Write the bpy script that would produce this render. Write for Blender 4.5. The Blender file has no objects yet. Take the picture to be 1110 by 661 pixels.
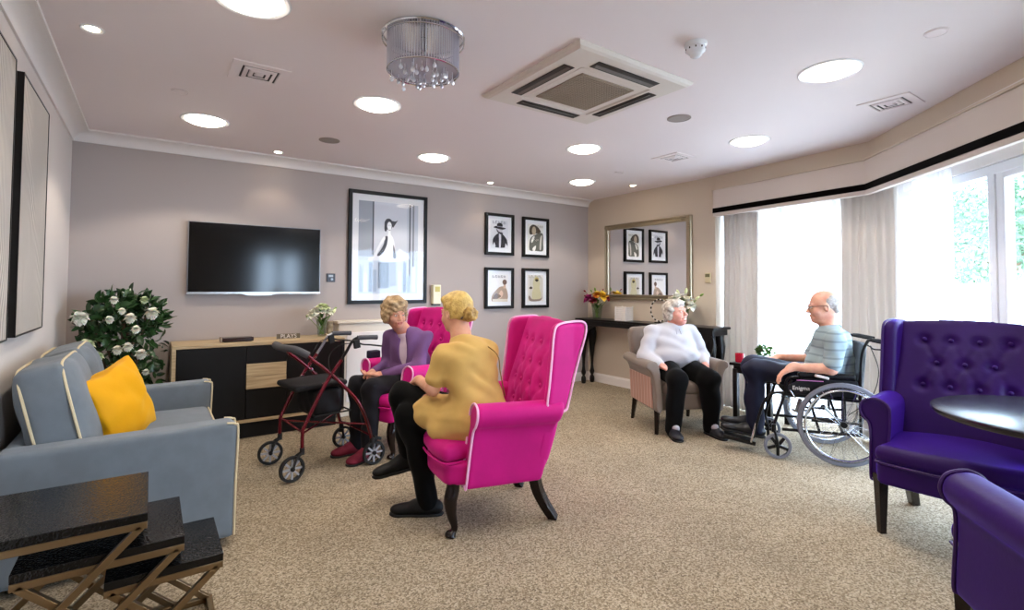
EXPO = 0.74; SKY = 13.0; LAMP = 9.0; SPOTW = 2.0; DOWNW = 34.0
import bpy, bmesh, math, random
import numpy as np
from mathutils import Vector, Matrix, Euler
R = math.radians
PI = math.pi
SC = bpy.context.scene
COL = SC.collection
random.seed(7)
rng = np.random.RandomState(5)

# ------------------------------------------------------------------ scene objects
def link(o, parent=None):
    COL.objects.link(o)
    if parent is not None:
        o.parent = parent
    return o

def thing(name, label, cat, loc=(0, 0, 0), rotz=0.0, group=None):
    o = bpy.data.objects.new(name, None)
    o.empty_display_size = 0.1
    link(o)
    o.location = loc
    o.rotation_euler = (0, 0, rotz)
    o['label'] = label
    o['category'] = cat
    if group:
        o['group'] = group
    return o

def tag(o, label, cat, group=None):
    o['label'] = label
    o['category'] = cat
    if group:
        o['group'] = group
    return o

def struct(o):
    o['kind'] = 'structure'
    return o

def mesh_obj(name, verts, faces, mat, parent=None, smooth=True):
    me = bpy.data.meshes.new(name)
    me.from_pydata([tuple(v) for v in verts], [], [tuple(f) for f in faces])
    me.materials.append(mat)
    if smooth:
        me.polygons.foreach_set('use_smooth', [True] * len(me.polygons))
    me.update()
    return link(bpy.data.objects.new(name, me), parent)

def bm_obj(name, bm, mats, parent=None, smooth=False, bevel=0.0, segs=2, angle=40):
    bmesh.ops.recalc_face_normals(bm, faces=bm.faces[:])
    me = bpy.data.meshes.new(name)
    bm.to_mesh(me)
    bm.free()
    for m in (mats if isinstance(mats, (list, tuple)) else [mats]):
        me.materials.append(m)
    if smooth or bevel > 0:
        me.polygons.foreach_set('use_smooth', [True] * len(me.polygons))
        try:
            me.set_sharp_from_angle(angle=R(angle))
        except Exception:
            pass
    o = link(bpy.data.objects.new(name, me), parent)
    if bevel > 0:
        b = o.modifiers.new('bevel', 'BEVEL')
        b.width = bevel
        b.segments = segs
        b.limit_method = 'ANGLE'
        b.angle_limit = R(35)
    return o

def copy_tree(o, parent=None):
    c = o.copy()
    COL.objects.link(c)
    if parent is not None:
        c.parent = parent
    for ch in list(o.children):
        copy_tree(ch, c)
    return c

# ------------------------------------------------------------------ bmesh pieces
def nb():
    return bmesh.new()

def M4(loc=(0, 0, 0), rot=(0, 0, 0), scale=(1, 1, 1)):
    return Matrix.LocRotScale(Vector(loc), Euler(rot), Vector(scale))

def box(bm, c, s, rot=(0, 0, 0), mi=0):
    r = bmesh.ops.create_cube(bm, size=1, matrix=M4(c, rot, s))
    for v in r['verts']:
        for f in v.link_faces:
            f.material_index = mi

def box2(bm, lo, hi, mi=0):
    box(bm, [(a + b) / 2 for a, b in zip(lo, hi)], [abs(b - a) for a, b in zip(lo, hi)], (0, 0, 0), mi)

def obox(bm, p0, p1, w, h, z0, mi=0):
    """box standing along the floor line p0-p1, width w to both sides, z0..z0+h"""
    a = Vector((p0[0], p0[1])); b = Vector((p1[0], p1[1]))
    d = b - a
    m = (a + b) / 2
    box(bm, (m.x, m.y, z0 + h / 2), (d.length, w, h), (0, 0, math.atan2(d.y, d.x)), mi)

def frames(pts, closed=False):
    n = len(pts)
    T = []
    for i in range(n):
        a = pts[(i - 1) % n] if (closed or i > 0) else pts[i]
        b = pts[(i + 1) % n] if (closed or i < n - 1) else pts[i]
        t = (b - a)
        if t.length < 1e-9:
            t = Vector((0, 0, 1))
        T.append(t.normalized())
    up = Vector((0, 0, 1)) if abs(T[0].z) < 0.9 else Vector((1, 0, 0))
    N = []
    nrm = (up - T[0] * up.dot(T[0])).normalized()
    for t in T:
        nrm = nrm - t * nrm.dot(t)
        if nrm.length < 1e-6:
            nrm = Vector((1, 0, 0)).cross(t)
        nrm.normalize()
        N.append(nrm.copy())
    return T, N

def tube(bm, pts, r, seg=10, closed=False, mi=0, caps=True, flat=1.0):
    pts = [Vector(p) for p in pts]
    n = len(pts)
    rr = list(r) if isinstance(r, (list, tuple)) else [r] * n
    T, N = frames(pts, closed)
    rings = []
    for i in range(n):
        B = T[i].cross(N[i])
        rings.append([bm.verts.new(pts[i] + (N[i] * math.cos(2 * PI * k / seg) + B * (math.sin(2 * PI * k / seg) * flat)) * rr[i]) for k in range(seg)])
    m = n if closed else n - 1
    for i in range(m):
        a = rings[i]; b = rings[(i + 1) % n]
        for k in range(seg):
            f = bm.faces.new((a[k], a[(k + 1) % seg], b[(k + 1) % seg], b[k]))
            f.material_index = mi
    if caps and not closed:
        for q in (rings[0], rings[-1]):
            try:
                bm.faces.new(q).material_index = mi
            except Exception:
                pass

def lathe(bm, prof, seg=24, c=(0, 0, 0), mi=0, mat=None):
    """profile of (radius, z); spun about z"""
    rings = []
    for r, z in prof:
        if r < 1e-5:
            rings.append([bm.verts.new(Vector(c) + Vector((0, 0, z)))])
        else:
            rings.append([bm.verts.new(Vector(c) + Vector((r * math.cos(2 * PI * k / seg), r * math.sin(2 * PI * k / seg), z))) for k in range(seg)])
    for a, b in zip(rings[:-1], rings[1:]):
        if len(a) == 1 and len(b) == 1:
            continue
        for k in range(seg):
            k2 = (k + 1) % seg
            if len(a) == 1:
                f = bm.faces.new((a[0], b[k], b[k2]))
            elif len(b) == 1:
                f = bm.faces.new((a[k], a[k2], b[0]))
            else:
                f = bm.faces.new((a[k], a[k2], b[k2], b[k]))
            f.material_index = mi
    if mat is not None:
        vs = [v for ring in rings for v in ring]
        bmesh.ops.transform(bm, matrix=mat, verts=vs)

def smoothpath(P, n=8, closed=False):
    P = [Vector(p) for p in P]
    out = []
    m = len(P)
    rng_ = range(m if closed else m - 1)
    for i in rng_:
        if closed:
            p0, p1, p2, p3 = P[(i - 1) % m], P[i], P[(i + 1) % m], P[(i + 2) % m]
        else:
            p1, p2 = P[i], P[i + 1]
            p0 = P[i - 1] if i > 0 else p1 * 2 - p2
            p3 = P[i + 2] if i + 2 < m else p2 * 2 - p1
        for k in range(n):
            t = k / n
            out.append(0.5 * ((2 * p1) + (p2 - p0) * t + (2 * p0 - 5 * p1 + 4 * p2 - p3) * t * t + (3 * p1 - p0 - 3 * p2 + p3) * t ** 3))
    if not closed:
        out.append(P[-1].copy())
    return out

def prism(bm, poly, a, b, axis='y', mi=0):
    """extrude 2D polygon between a and b along axis; poly in the other two axes"""
    def P(p, t):
        if axis == 'y': return (p[0], t, p[1])
        if axis == 'x': return (t, p[0], p[1])
        return (p[0], p[1], t)
    A = [bm.verts.new(P(p, a)) for p in poly]
    B = [bm.verts.new(P(p, b)) for p in poly]
    n = len(poly)
    fs = [bm.faces.new(A), bm.faces.new(B[::-1])]
    for i in range(n):
        fs.append(bm.faces.new((A[i], B[i], B[(i + 1) % n], A[(i + 1) % n])))
    for f in fs:
        f.material_index = mi

# ------------------------------------------------------------------ distance fields -> smooth meshes
def smin(a, b, k):
    if k <= 0:
        return np.minimum(a, b)
    h = np.maximum(k - np.abs(a - b), 0) / k
    return np.minimum(a, b) - h * h * k * 0.25

class SDF:
    def __init__(s, lo, hi, res=0.008):
        s.lo = np.array(lo, float) - res * 2
        s.res = res
        s.n = np.ceil((np.array(hi, float) + res * 2 - s.lo) / res).astype(int) + 1
        s.d = np.full(tuple(s.n), 1.0, np.float32)
        s.ax = [s.lo[i] + res * np.arange(s.n[i]) for i in range(3)]
    def sub(s, lo, hi):
        i0 = [int(max(0, math.floor((lo[i] - s.lo[i]) / s.res))) for i in range(3)]
        i1 = [int(min(s.n[i], math.ceil((hi[i] - s.lo[i]) / s.res) + 1)) for i in range(3)]
        sl = tuple(slice(a, max(a, b)) for a, b in zip(i0, i1))
        X = s.ax[0][sl[0]][:, None, None]; Y = s.ax[1][sl[1]][None, :, None]; Z = s.ax[2][sl[2]][None, None, :]
        return sl, X, Y, Z
    def apply(s, f, lo, hi, k=0.0, op='add', m=None):
        m = max(k, 0.0) + 3 * s.res if m is None else m
        sl, X, Y, Z = s.sub([a - m for a in lo], [b + m for b in hi])
        if 0 in s.d[sl].shape:
            return s
        v = f(X, Y, Z)
        if op == 'add':
            s.d[sl] = smin(s.d[sl], v, k)
        elif op == 'cut':
            s.d[sl] = -smin(-s.d[sl], v, k)
        elif op == 'and':
            s.d[sl] = -smin(-s.d[sl], -v, k)
        return s
    def cap(s, a, b, ra, rb=None, k=0.02, op='add'):
        rb = ra if rb is None else rb
        a = np.array(a, float); b = np.array(b, float)
        ba = b - a; L2 = max(ba @ ba, 1e-12)
        def f(X, Y, Z):
            h = np.clip(((X - a[0]) * ba[0] + (Y - a[1]) * ba[1] + (Z - a[2]) * ba[2]) / L2, 0, 1)
            return np.sqrt((X - a[0] - ba[0] * h) ** 2 + (Y - a[1] - ba[1] * h) ** 2 + (Z - a[2] - ba[2] * h) ** 2) - (ra + (rb - ra) * h)
        r = max(ra, rb)
        return s.apply(f, np.minimum(a, b) - r, np.maximum(a, b) + r, k, op)
    def path(s, pts, rads, k=0.02):
        for i in range(len(pts) - 1):
            s.cap(pts[i], pts[i + 1], rads[i], rads[i + 1], k)
        return s
    def ell(s, c, r, rot=None, k=0.02, op='add'):
        c = np.array(c, float); r = np.array(r, float)
        Q = np.eye(3) if rot is None else np.array(rot).T      # world->local
        def f(X, Y, Z):
            x, y, z = X - c[0], Y - c[1], Z - c[2]
            u = [Q[i, 0] * x + Q[i, 1] * y + Q[i, 2] * z for i in range(3)]
            k0 = np.sqrt((u[0] / r[0]) ** 2 + (u[1] / r[1]) ** 2 + (u[2] / r[2]) ** 2)
            k1 = np.sqrt((u[0] / r[0] ** 2) ** 2 + (u[1] / r[1] ** 2) ** 2 + (u[2] / r[2] ** 2) ** 2) + 1e-9
            return k0 * (k0 - 1) / k1
        m = float(max(r))
        return s.apply(f, c - m, c + m, k, op)
    def box(s, c, h, rad=0.01, rot=None, k=0.0, op='add'):
        c = np.array(c, float); h = np.array(h, float)
        Q = np.eye(3) if rot is None else np.array(rot).T
        def f(X, Y, Z):
            x, y, z = X - c[0], Y - c[1], Z - c[2]
            q = [np.abs(Q[i, 0] * x + Q[i, 1] * y + Q[i, 2] * z) - (h[i] - rad) for i in range(3)]
            o = np.sqrt(np.maximum(q[0], 0) ** 2 + np.maximum(q[1], 0) ** 2 + np.maximum(q[2], 0) ** 2)
            return o + np.minimum(np.maximum(q[0], np.maximum(q[1], q[2])), 0) - rad
        m = float(np.linalg.norm(h))
        lo = c - (h if rot is None else m); hi = c + (h if rot is None else m)
        return s.apply(f, lo, hi, k, op)
    def mesh(s):
        d = s.d
        d = np.where(np.abs(d) < 1e-7, 1e-7, d)
        ins = d < 0
        nx, ny, nz = d.shape
        cc = np.zeros((nx - 1, ny - 1, nz - 1), np.int8)
        for i in (0, 1):
            for j in (0, 1):
                for k in (0, 1):
                    cc += ins[i:nx - 1 + i, j:ny - 1 + j, k:nz - 1 + k]
        act = np.argwhere((cc > 0) & (cc < 8))
        idx = np.full(cc.shape, -1, np.int32)
        idx[act[:, 0], act[:, 1], act[:, 2]] = np.arange(len(act))
        P = np.zeros((len(act), 3)); W = np.zeros(len(act))
        A = act
        for (o1, o2) in [((a, b, 0), (a, b, 1)) for a in (0, 1) for b in (0, 1)] + [((a, 0, b), (a, 1, b)) for a in (0, 1) for b in (0, 1)] + [((0, a, b), (1, a, b)) for a in (0, 1) for b in (0, 1)]:
            v1 = d[A[:, 0] + o1[0], A[:, 1] + o1[1], A[:, 2] + o1[2]].astype(float)
            v2 = d[A[:, 0] + o2[0], A[:, 1] + o2[1], A[:, 2] + o2[2]].astype(float)
            m = (v1 < 0) != (v2 < 0)
            t = np.where(m, v1 / np.where(m, v1 - v2, 1), 0)
            pt = np.array(o1)[None, :] + t[:, None] * (np.array(o2) - np.array(o1))[None, :]
            P += pt * m[:, None]; W += m
        V = (A + P / W[:, None]) * s.res + s.lo
        F = []
        for ax in range(3):
            sl0 = [slice(1, -1)] * 3; sl1 = [slice(1, -1)] * 3
            sl0[ax] = slice(0, -1); sl1[ax] = slice(1, None)
            a = ins[tuple(sl0)]; b = ins[tuple(sl1)]
            e = np.argwhere(a != b)
            if len(e) == 0:
                continue
            flip = a[e[:, 0], e[:, 1], e[:, 2]]
            e = e + np.array([0 if q == ax else 1 for q in range(3)])
            u, w = (ax + 1) % 3, (ax + 2) % 3
            def I(du, dw):
                q = e.copy(); q[:, u] -= du; q[:, w] -= dw
                return idx[q[:, 0], q[:, 1], q[:, 2]]
            q = np.stack([I(0, 0), I(1, 0), I(1, 1), I(0, 1)], 1)
            q[~flip] = q[~flip][:, ::-1]
            F.append(q)
        F = np.concatenate(F)
        a, b, c, e = V[F[:, 0]], V[F[:, 1]], V[F[:, 2]], V[F[:, 3]]
        if (np.einsum('ij,ij->i', a, np.cross(b, c)) + np.einsum('ij,ij->i', a, np.cross(c, e))).sum() < 0:
            F = F[:, ::-1]
        return V, np.ascontiguousarray(F)
    def obj(s, name, mat, parent=None, disp=None, smooth_it=1):
        V, F = s.mesh()
        if disp is not None:
            V = V + disp(V)
        me = bpy.data.meshes.new(name)
        me.vertices.add(len(V)); me.vertices.foreach_set('co', V.astype(np.float32).ravel())
        me.loops.add(len(F) * 4); me.loops.foreach_set('vertex_index', F.astype(np.int32).ravel())
        me.polygons.add(len(F))
        me.polygons.foreach_set('loop_start', np.arange(0, len(F) * 4, 4, dtype=np.int32))
        me.polygons.foreach_set('use_smooth', np.ones(len(F), bool))
        me.materials.append(mat)
        me.update(calc_edges=True); me.validate()
        o = link(bpy.data.objects.new(name, me), parent)
        if smooth_it:
            m = o.modifiers.new('smooth', 'SMOOTH'); m.factor = 0.5; m.iterations = smooth_it
        return o

def poly_sdf(poly):
    """signed distance to a closed 2D polygon, as f(U,V)"""
    P = np.array(poly, float)
    def f(U, V):
        U, V = np.broadcast_arrays(U, V)
        d = np.full(U.shape, 1e9); sgn = np.ones(U.shape)
        n = len(P)
        for i in range(n):
            a = P[i]; b = P[i - 1]
            e = b - a
            wx, wy = U - a[0], V - a[1]
            t = np.clip((wx * e[0] + wy * e[1]) / max(e @ e, 1e-12), 0, 1)
            d = np.minimum(d, (wx - e[0] * t) ** 2 + (wy - e[1] * t) ** 2)
            c1 = V >= a[1]; c2 = V < b[1]; c3 = e[0] * wy > e[1] * wx
            fl = (c1 & c2 & c3) | (~c1 & ~c2 & ~c3)
            sgn = np.where(fl, -sgn, sgn)
        return np.sqrt(d) * sgn
    return f

def slab(s, poly, axis, a, b, rad=0.02, k=0.0, warp=None):
    """rounded slab: polygon in the two other axes, between a and b along axis.  warp(X,Y,Z)->X,Y,Z"""
    g = poly_sdf(poly)
    P = np.array(poly)
    oth = [i for i in range(3) if i != axis]
    lo = [0, 0, 0]; hi = [0, 0, 0]
    lo[axis], hi[axis] = a, b
    for q, i in enumerate(oth):
        lo[i], hi[i] = P[:, q].min(), P[:, q].max()
    m, h = (a + b) / 2, (b - a) / 2
    def f(X, Y, Z):
        if warp is not None:
            X, Y, Z = warp(X, Y, Z)
        C = [X, Y, Z]
        d2 = g(C[oth[0]], C[oth[1]]) + rad
        dz = np.abs(C[axis] - m) - h + rad
        return np.minimum(np.maximum(d2, dz), 0) + np.sqrt(np.maximum(d2, 0) ** 2 + np.maximum(dz, 0) ** 2) - rad
    e = 0.12 if warp is not None else 0
    return s.apply(f, [v - e for v in lo], [v + e for v in hi], k)

def catmull2(pts, n=6, closed=True):
    return [(p.x, p.y) for p in smoothpath([(a, b, 0) for a, b in pts], n, closed)]

# ------------------------------------------------------------------ materials
def lin(c):
    if isinstance(c, str):
        c = [int(c[i:i + 2], 16) / 255 for i in (0, 2, 4)]
    return tuple(((v / 12.92) if v <= 0.04045 else ((v + 0.055) / 1.055) ** 2.4) for v in c) + (1,)

MATS = {}
def mat(name, col='808080', rough=0.5, metal=0.0, spec=0.5, sheen=0.0, sheen_tint=None, emis=None, estr=0.0, coat=0.0, trans=0.0,
        var=0.0, vscale=20.0, col2=None, bump=0.0, bscale=200.0, bdetail=3.0, sss=0.0, alpha=1.0, ior=1.45, sheen_rough=0.4):
    if name in MATS:
        return MATS[name]
    m = bpy.data.materials.new(name)
    m.use_nodes = True
    nt = m.node_tree
    p = nt.nodes['Principled BSDF']
    p.inputs['Base Color'].default_value = lin(col)
    p.inputs['Roughness'].default_value = rough
    p.inputs['Metallic'].default_value = metal
    p.inputs['Specular IOR Level'].default_value = spec
    p.inputs['IOR'].default_value = ior
    p.inputs['Transmission Weight'].default_value = trans
    p.inputs['Coat Weight'].default_value = coat
    p.inputs['Alpha'].default_value = alpha
    if sheen > 0:
        p.inputs['Sheen Weight'].default_value = sheen
        p.inputs['Sheen Roughness'].default_value = sheen_rough
        p.inputs['Sheen Tint'].default_value = lin(sheen_tint or 'ffffff')
    if sss > 0:
        p.inputs['Subsurface Weight'].default_value = sss
        p.inputs['Subsurface Radius'].default_value = (0.01, 0.004, 0.002)
        p.inputs['Subsurface Scale'].default_value = 0.5
    if emis is not None:
        p.inputs['Emission Color'].default_value = lin(emis)
        p.inputs['Emission Strength'].default_value = estr
    tc = None
    if var > 0 or bump > 0:
        tc = nt.nodes.new('ShaderNodeTexCoord')
    if var > 0:
        n = nt.nodes.new('ShaderNodeTexNoise')
        n.inputs['Scale'].default_value = vscale
        n.inputs['Detail'].default_value = 4
        nt.links.new(tc.outputs['Object'], n.inputs['Vector'])
        mx = nt.nodes.new('ShaderNodeMix'); mx.data_type = 'RGBA'
        c1 = lin(col)
        c2 = lin(col2) if col2 else tuple(v * (1 - var) for v in c1[:3]) + (1,)
        mx.inputs[6].default_value = c1; mx.inputs[7].default_value = c2
        cr = nt.nodes.new('ShaderNodeMapRange')
        cr.inputs[1].default_value = 0.35; cr.inputs[2].default_value = 0.65
        nt.links.new(n.outputs['Fac'], cr.inputs[0])
        nt.links.new(cr.outputs[0], mx.inputs[0])
        nt.links.new(mx.outputs[2], p.inputs['Base Color'])
    if bump > 0:
        n = nt.nodes.new('ShaderNodeTexNoise')
        n.inputs['Scale'].default_value = bscale
        n.inputs['Detail'].default_value = bdetail
        nt.links.new(tc.outputs['Object'], n.inputs['Vector'])
        b = nt.nodes.new('ShaderNodeBump')
        b.inputs['Strength'].default_value = bump
        b.inputs['Distance'].default_value = 0.01
        nt.links.new(n.outputs['Fac'], b.inputs['Height'])
        nt.links.new(b.outputs['Normal'], p.inputs['Normal'])
    MATS[name] = m
    return m

def glass_mat(name, tint='f4faff', rough=0.02, refl=1.0):
    """thin clear glass: light passes straight through, surface still reflects"""
    if name in MATS: return MATS[name]
    m = bpy.data.materials.new(name); m.use_nodes = True
    nt = m.node_tree; nt.nodes.clear()
    o = nt.nodes.new('ShaderNodeOutputMaterial')
    t = nt.nodes.new('ShaderNodeBsdfTransparent'); t.inputs[0].default_value = lin(tint)
    g = nt.nodes.new('ShaderNodeBsdfGlossy'); g.inputs['Roughness'].default_value = rough
    f = nt.nodes.new('ShaderNodeFresnel'); f.inputs[0].default_value = 1.45
    gm = nt.nodes.new('ShaderNodeNewGeometry')
    ff = nt.nodes.new('ShaderNodeMath'); ff.operation = 'SUBTRACT'; ff.inputs[0].default_value = refl
    bf = nt.nodes.new('ShaderNodeMath'); bf.operation = 'MULTIPLY'; bf.inputs[1].default_value = refl
    nt.links.new(gm.outputs['Backfacing'], bf.inputs[0]); nt.links.new(bf.outputs[0], ff.inputs[1])
    mu = nt.nodes.new('ShaderNodeMath'); mu.operation = 'MULTIPLY'
    nt.links.new(ff.outputs[0], mu.inputs[1])
    mx = nt.nodes.new('ShaderNodeMixShader')
    nt.links.new(f.outputs[0], mu.inputs[0])
    nt.links.new(mu.outputs[0], mx.inputs[0]); nt.links.new(t.outputs[0], mx.inputs[1]); nt.links.new(g.outputs[0], mx.inputs[2])
    nt.links.new(mx.outputs[0], o.inputs[0])
    MATS[name] = m
    return m

def emit_mat(name, col, strength):
    if name in MATS: return MATS[name]
    m = bpy.data.materials.new(name); m.use_nodes = True
    nt = m.node_tree; nt.nodes.clear()
    o = nt.nodes.new('ShaderNodeOutputMaterial')
    e = nt.nodes.new('ShaderNodeEmission'); e.inputs[0].default_value = lin(col); e.inputs[1].default_value = strength
    nt.links.new(e.outputs[0], o.inputs[0])
    MATS[name] = m
    return m

def cloth_thin(name, col, transl=0.5, transp=0.2):
    if name in MATS: return MATS[name]
    m = bpy.data.materials.new(name); m.use_nodes = True
    nt = m.node_tree; nt.nodes.clear()
    o = nt.nodes.new('ShaderNodeOutputMaterial')
    d = nt.nodes.new('ShaderNodeBsdfDiffuse'); d.inputs[0].default_value = lin(col)
    t = nt.nodes.new('ShaderNodeBsdfTranslucent'); t.inputs[0].default_value = lin(col)
    tp = nt.nodes.new('ShaderNodeBsdfTransparent')
    m1 = nt.nodes.new('ShaderNodeMixShader'); m1.inputs[0].default_value = transl
    m2 = nt.nodes.new('ShaderNodeMixShader'); m2.inputs[0].default_value = transp
    nt.links.new(d.outputs[0], m1.inputs[1]); nt.links.new(t.outputs[0], m1.inputs[2])
    nt.links.new(m1.outputs[0], m2.inputs[1]); nt.links.new(tp.outputs[0], m2.inputs[2])
    nt.links.new(m2.outputs[0], o.inputs[0])
    MATS[name] = m
    return m

def rotm(rx=0, ry=0, rz=0):
    return np.array(Euler((rx, ry, rz)).to_matrix())

# noise-like displacement made of summed sines, for folds in cloth and curls in hair
def folds(amp, freq, seed=0, dirs=None):
    r = np.random.RandomState(seed)
    ks = r.randn(7, 3)
    ks = ks / np.linalg.norm(ks, axis=1)[:, None] * freq * r.uniform(0.6, 1.6, (7, 1))
    if dirs is not None:
        ks = ks * np.array(dirs)[None, :]
    ph = r.uniform(0, 6.28, 7)
    def f(V):
        s = np.zeros(len(V))
        for k, p in zip(ks, ph):
            s += np.sin(V @ k + p + 1.3 * np.sin(V @ np.roll(k, 1) * 0.5))
        out = r_dir(V, s * amp / 3)
        return out
    return f

def r_dir(V, h):
    c = V.mean(0)
    n = V - c
    n /= (np.linalg.norm(n, axis=1)[:, None] + 1e-9)
    return n * h[:, None]
# ================================================================== camera
YAW, PITCH, ROLL = R(35.184), R(1.8766), R(0.253)
fw = Vector((math.sin(YAW) * math.cos(PITCH), math.cos(YAW) * math.cos(PITCH), math.sin(PITCH)))
rt = Vector((math.cos(YAW), -math.sin(YAW), 0))
up = rt.cross(fw)
rt2 = rt * math.cos(ROLL) + up * math.sin(ROLL)
up2 = up * math.cos(ROLL) - rt * math.sin(ROLL)
cam = bpy.data.cameras.new('camera')
cam.sensor_fit = 'HORIZONTAL'
cam.sensor_width = 36
cam.lens = 553.24 / 1110 * 36
cam.shift_y = -(330.5 - 293.72) / 1110
cam.clip_start = 0.05
co = bpy.data.objects.new('camera', cam)
COL.objects.link(co)
m3 = Matrix((rt2, up2, -fw)).transposed()
co.matrix_world = Matrix.Translation((0, 0, 1.3)) @ m3.to_4x4()
SC.camera = co
SC.view_settings.view_transform = 'Standard'
SC.view_settings.look = 'None'
SC.view_settings.gamma = 1
SC.view_settings.use_curve_mapping = False
SC.view_settings.exposure = EXPO

# ================================================================== room materials
M_white = mat('white_paint', 'e6e0dc', rough=0.45)
M_gloss_white = mat('upvc_white', 'eef0f4', rough=0.25)
M_ceiling = mat('ceiling_paint', 'eee4e4', rough=0.85)
M_taupe = mat('taupe_wall_paint', 'b0a5a0', rough=0.75, bump=0.03, bscale=300)
M_cream = mat('cream_wall_paint', 'd2c4b2', rough=0.75, bump=0.03, bscale=300)
M_left = mat('pale_wall_paint', 'd3cac4', rough=0.7, bump=0.03, bscale=300)
M_black = mat('black_lacquer', '0c0b0b', rough=0.3)
M_blackframe = mat('black_frame', '0c0a09', rough=0.4, spec=.3)
M_paper = mat('mount_paper', 'e8e8ea', rough=0.8)
M_chrome = mat('chrome', 'd0d0d4', rough=0.12, metal=1.0)
M_steel = mat('brushed_steel', '9a9a9e', rough=0.35, metal=1.0)
M_glass = glass_mat('clear_glass')

def carpet_mat():
    m = bpy.data.materials.new('speckled_carpet'); m.use_nodes = True
    nt = m.node_tree; p = nt.nodes['Principled BSDF']; p.inputs['Roughness'].default_value = 1.0
    p.inputs['Specular IOR Level'].default_value = 0.1
    tc = nt.nodes.new('ShaderNodeTexCoord')
    n = nt.nodes.new('ShaderNodeTexNoise'); n.inputs['Scale'].default_value = 105; n.inputs['Detail'].default_value = 5; n.inputs['Roughness'].default_value = 0.85
    v = nt.nodes.new('ShaderNodeTexVoronoi'); v.inputs['Scale'].default_value = 150
    n2 = nt.nodes.new('ShaderNodeTexNoise'); n2.inputs['Scale'].default_value = 2.2; n2.inputs['Detail'].default_value = 3
    for q in (n, v, n2): nt.links.new(tc.outputs['Object'], q.inputs['Vector'])
    r = nt.nodes.new('ShaderNodeValToRGB')
    e = r.color_ramp.elements
    e[0].position = 0.24; e[0].color = lin('54493c')
    e[1].position = 0.74; e[1].color = lin('bcae99')
    x = e.new(0.46); x.color = lin('8d7f69')
    sv = nt.nodes.new('ShaderNodeSeparateColor'); nt.links.new(v.outputs['Color'], sv.inputs[0])
    av = nt.nodes.new('ShaderNodeMix'); av.data_type = 'FLOAT'; av.inputs[0].default_value = 0.36
    nt.links.new(n.outputs['Fac'], av.inputs[2]); nt.links.new(sv.outputs[0], av.inputs[3])
    nt.links.new(av.outputs[0], r.inputs[0])
    mx = nt.nodes.new('ShaderNodeMix'); mx.data_type = 'RGBA'; mx.blend_type = 'MULTIPLY'; mx.inputs[0].default_value = 0.5
    r2 = nt.nodes.new('ShaderNodeMapRange'); r2.inputs[1].default_value = 0.35; r2.inputs[2].default_value = 0.65; r2.inputs[3].default_value = 0.82; r2.inputs[4].default_value = 1.12
    nt.links.new(n2.outputs['Fac'], r2.inputs[0])
    cx = nt.nodes.new('ShaderNodeCombineColor')
    for i in range(3): nt.links.new(r2.outputs[0], cx.inputs[i])
    nt.links.new(r.outputs[0], mx.inputs[6]); nt.links.new(cx.outputs[0], mx.inputs[7])
    nt.links.new(mx.outputs[2], p.inputs['Base Color'])
    ad = nt.nodes.new('ShaderNodeMath'); ad.operation = 'ADD'
    nt.links.new(n.outputs['Fac'], ad.inputs[0]); nt.links.new(v.outputs['Distance'], ad.inputs[1])
    b = nt.nodes.new('ShaderNodeBump'); b.inputs['Strength'].default_value = 0.35; b.inputs['Distance'].default_value = 0.003
    nt.links.new(ad.outputs[0], b.inputs['Height']); nt.links.new(b.outputs[0], p.inputs['Normal'])
    return m
M_carpet = carpet_mat()

XL, YB, XR, ZC = -0.547, 5.343, 5.10, 2.55
YN = -2.6           # wall behind the camera
XS = 3.2            # side wall beyond the bay
# ------------------------------------------------------------------ shell
b = nb(); box2(b, (XL - .1, YN - .1, -.06), (5.75, YB + .1, 0)); struct(bm_obj('floor', b, M_carpet))
b = nb(); box2(b, (XL - .1, YN - .1, ZC), (5.75, YB + .1, ZC + .08)); struct(bm_obj('ceiling', b, M_ceiling))
b = nb(); box2(b, (XL - .1, YB, 0), (XR + .1, YB + .1, ZC)); struct(bm_obj('wall_back', b, M_taupe))
b = nb(); box2(b, (XL - .1, YN, 0), (XL, YB, ZC)); struct(bm_obj('wall_left', b, M_left))
b = nb()
box2(b, (XR, 3.32, 0), (XR + .1, YB, ZC))
struct(bm_obj('wall_right', b, M_cream))
b = nb(); box2(b, (XR + .1, 3.32, 0), (5.55, 3.42, ZC)); struct(bm_obj('wall_reveal', b, M_white))
b = nb(); box2(b, (5.38, 1.58, 0), (5.52, 1.72, 2.4)); struct(bm_obj('trim_5', b, M_white))
b = nb(); box2(b, (XS, YN, 0), (XS + .1, -0.62, ZC)); box2(b, (XS, -.62, 2.14), (XS + .1, .04, ZC)); struct(bm_obj('wall_side', b, M_cream))
# wall behind the camera with a tall opening
b = nb()
box2(b, (XL, YN - .1, 0), (1.95, YN, ZC)); box2(b, (3.0, YN - .1, 0), (XS + .1, YN, ZC)); box2(b, (1.95, YN - .1, 2.15), (3.0, YN, ZC))
struct(bm_obj('wall_rear', b, M_cream))
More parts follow.
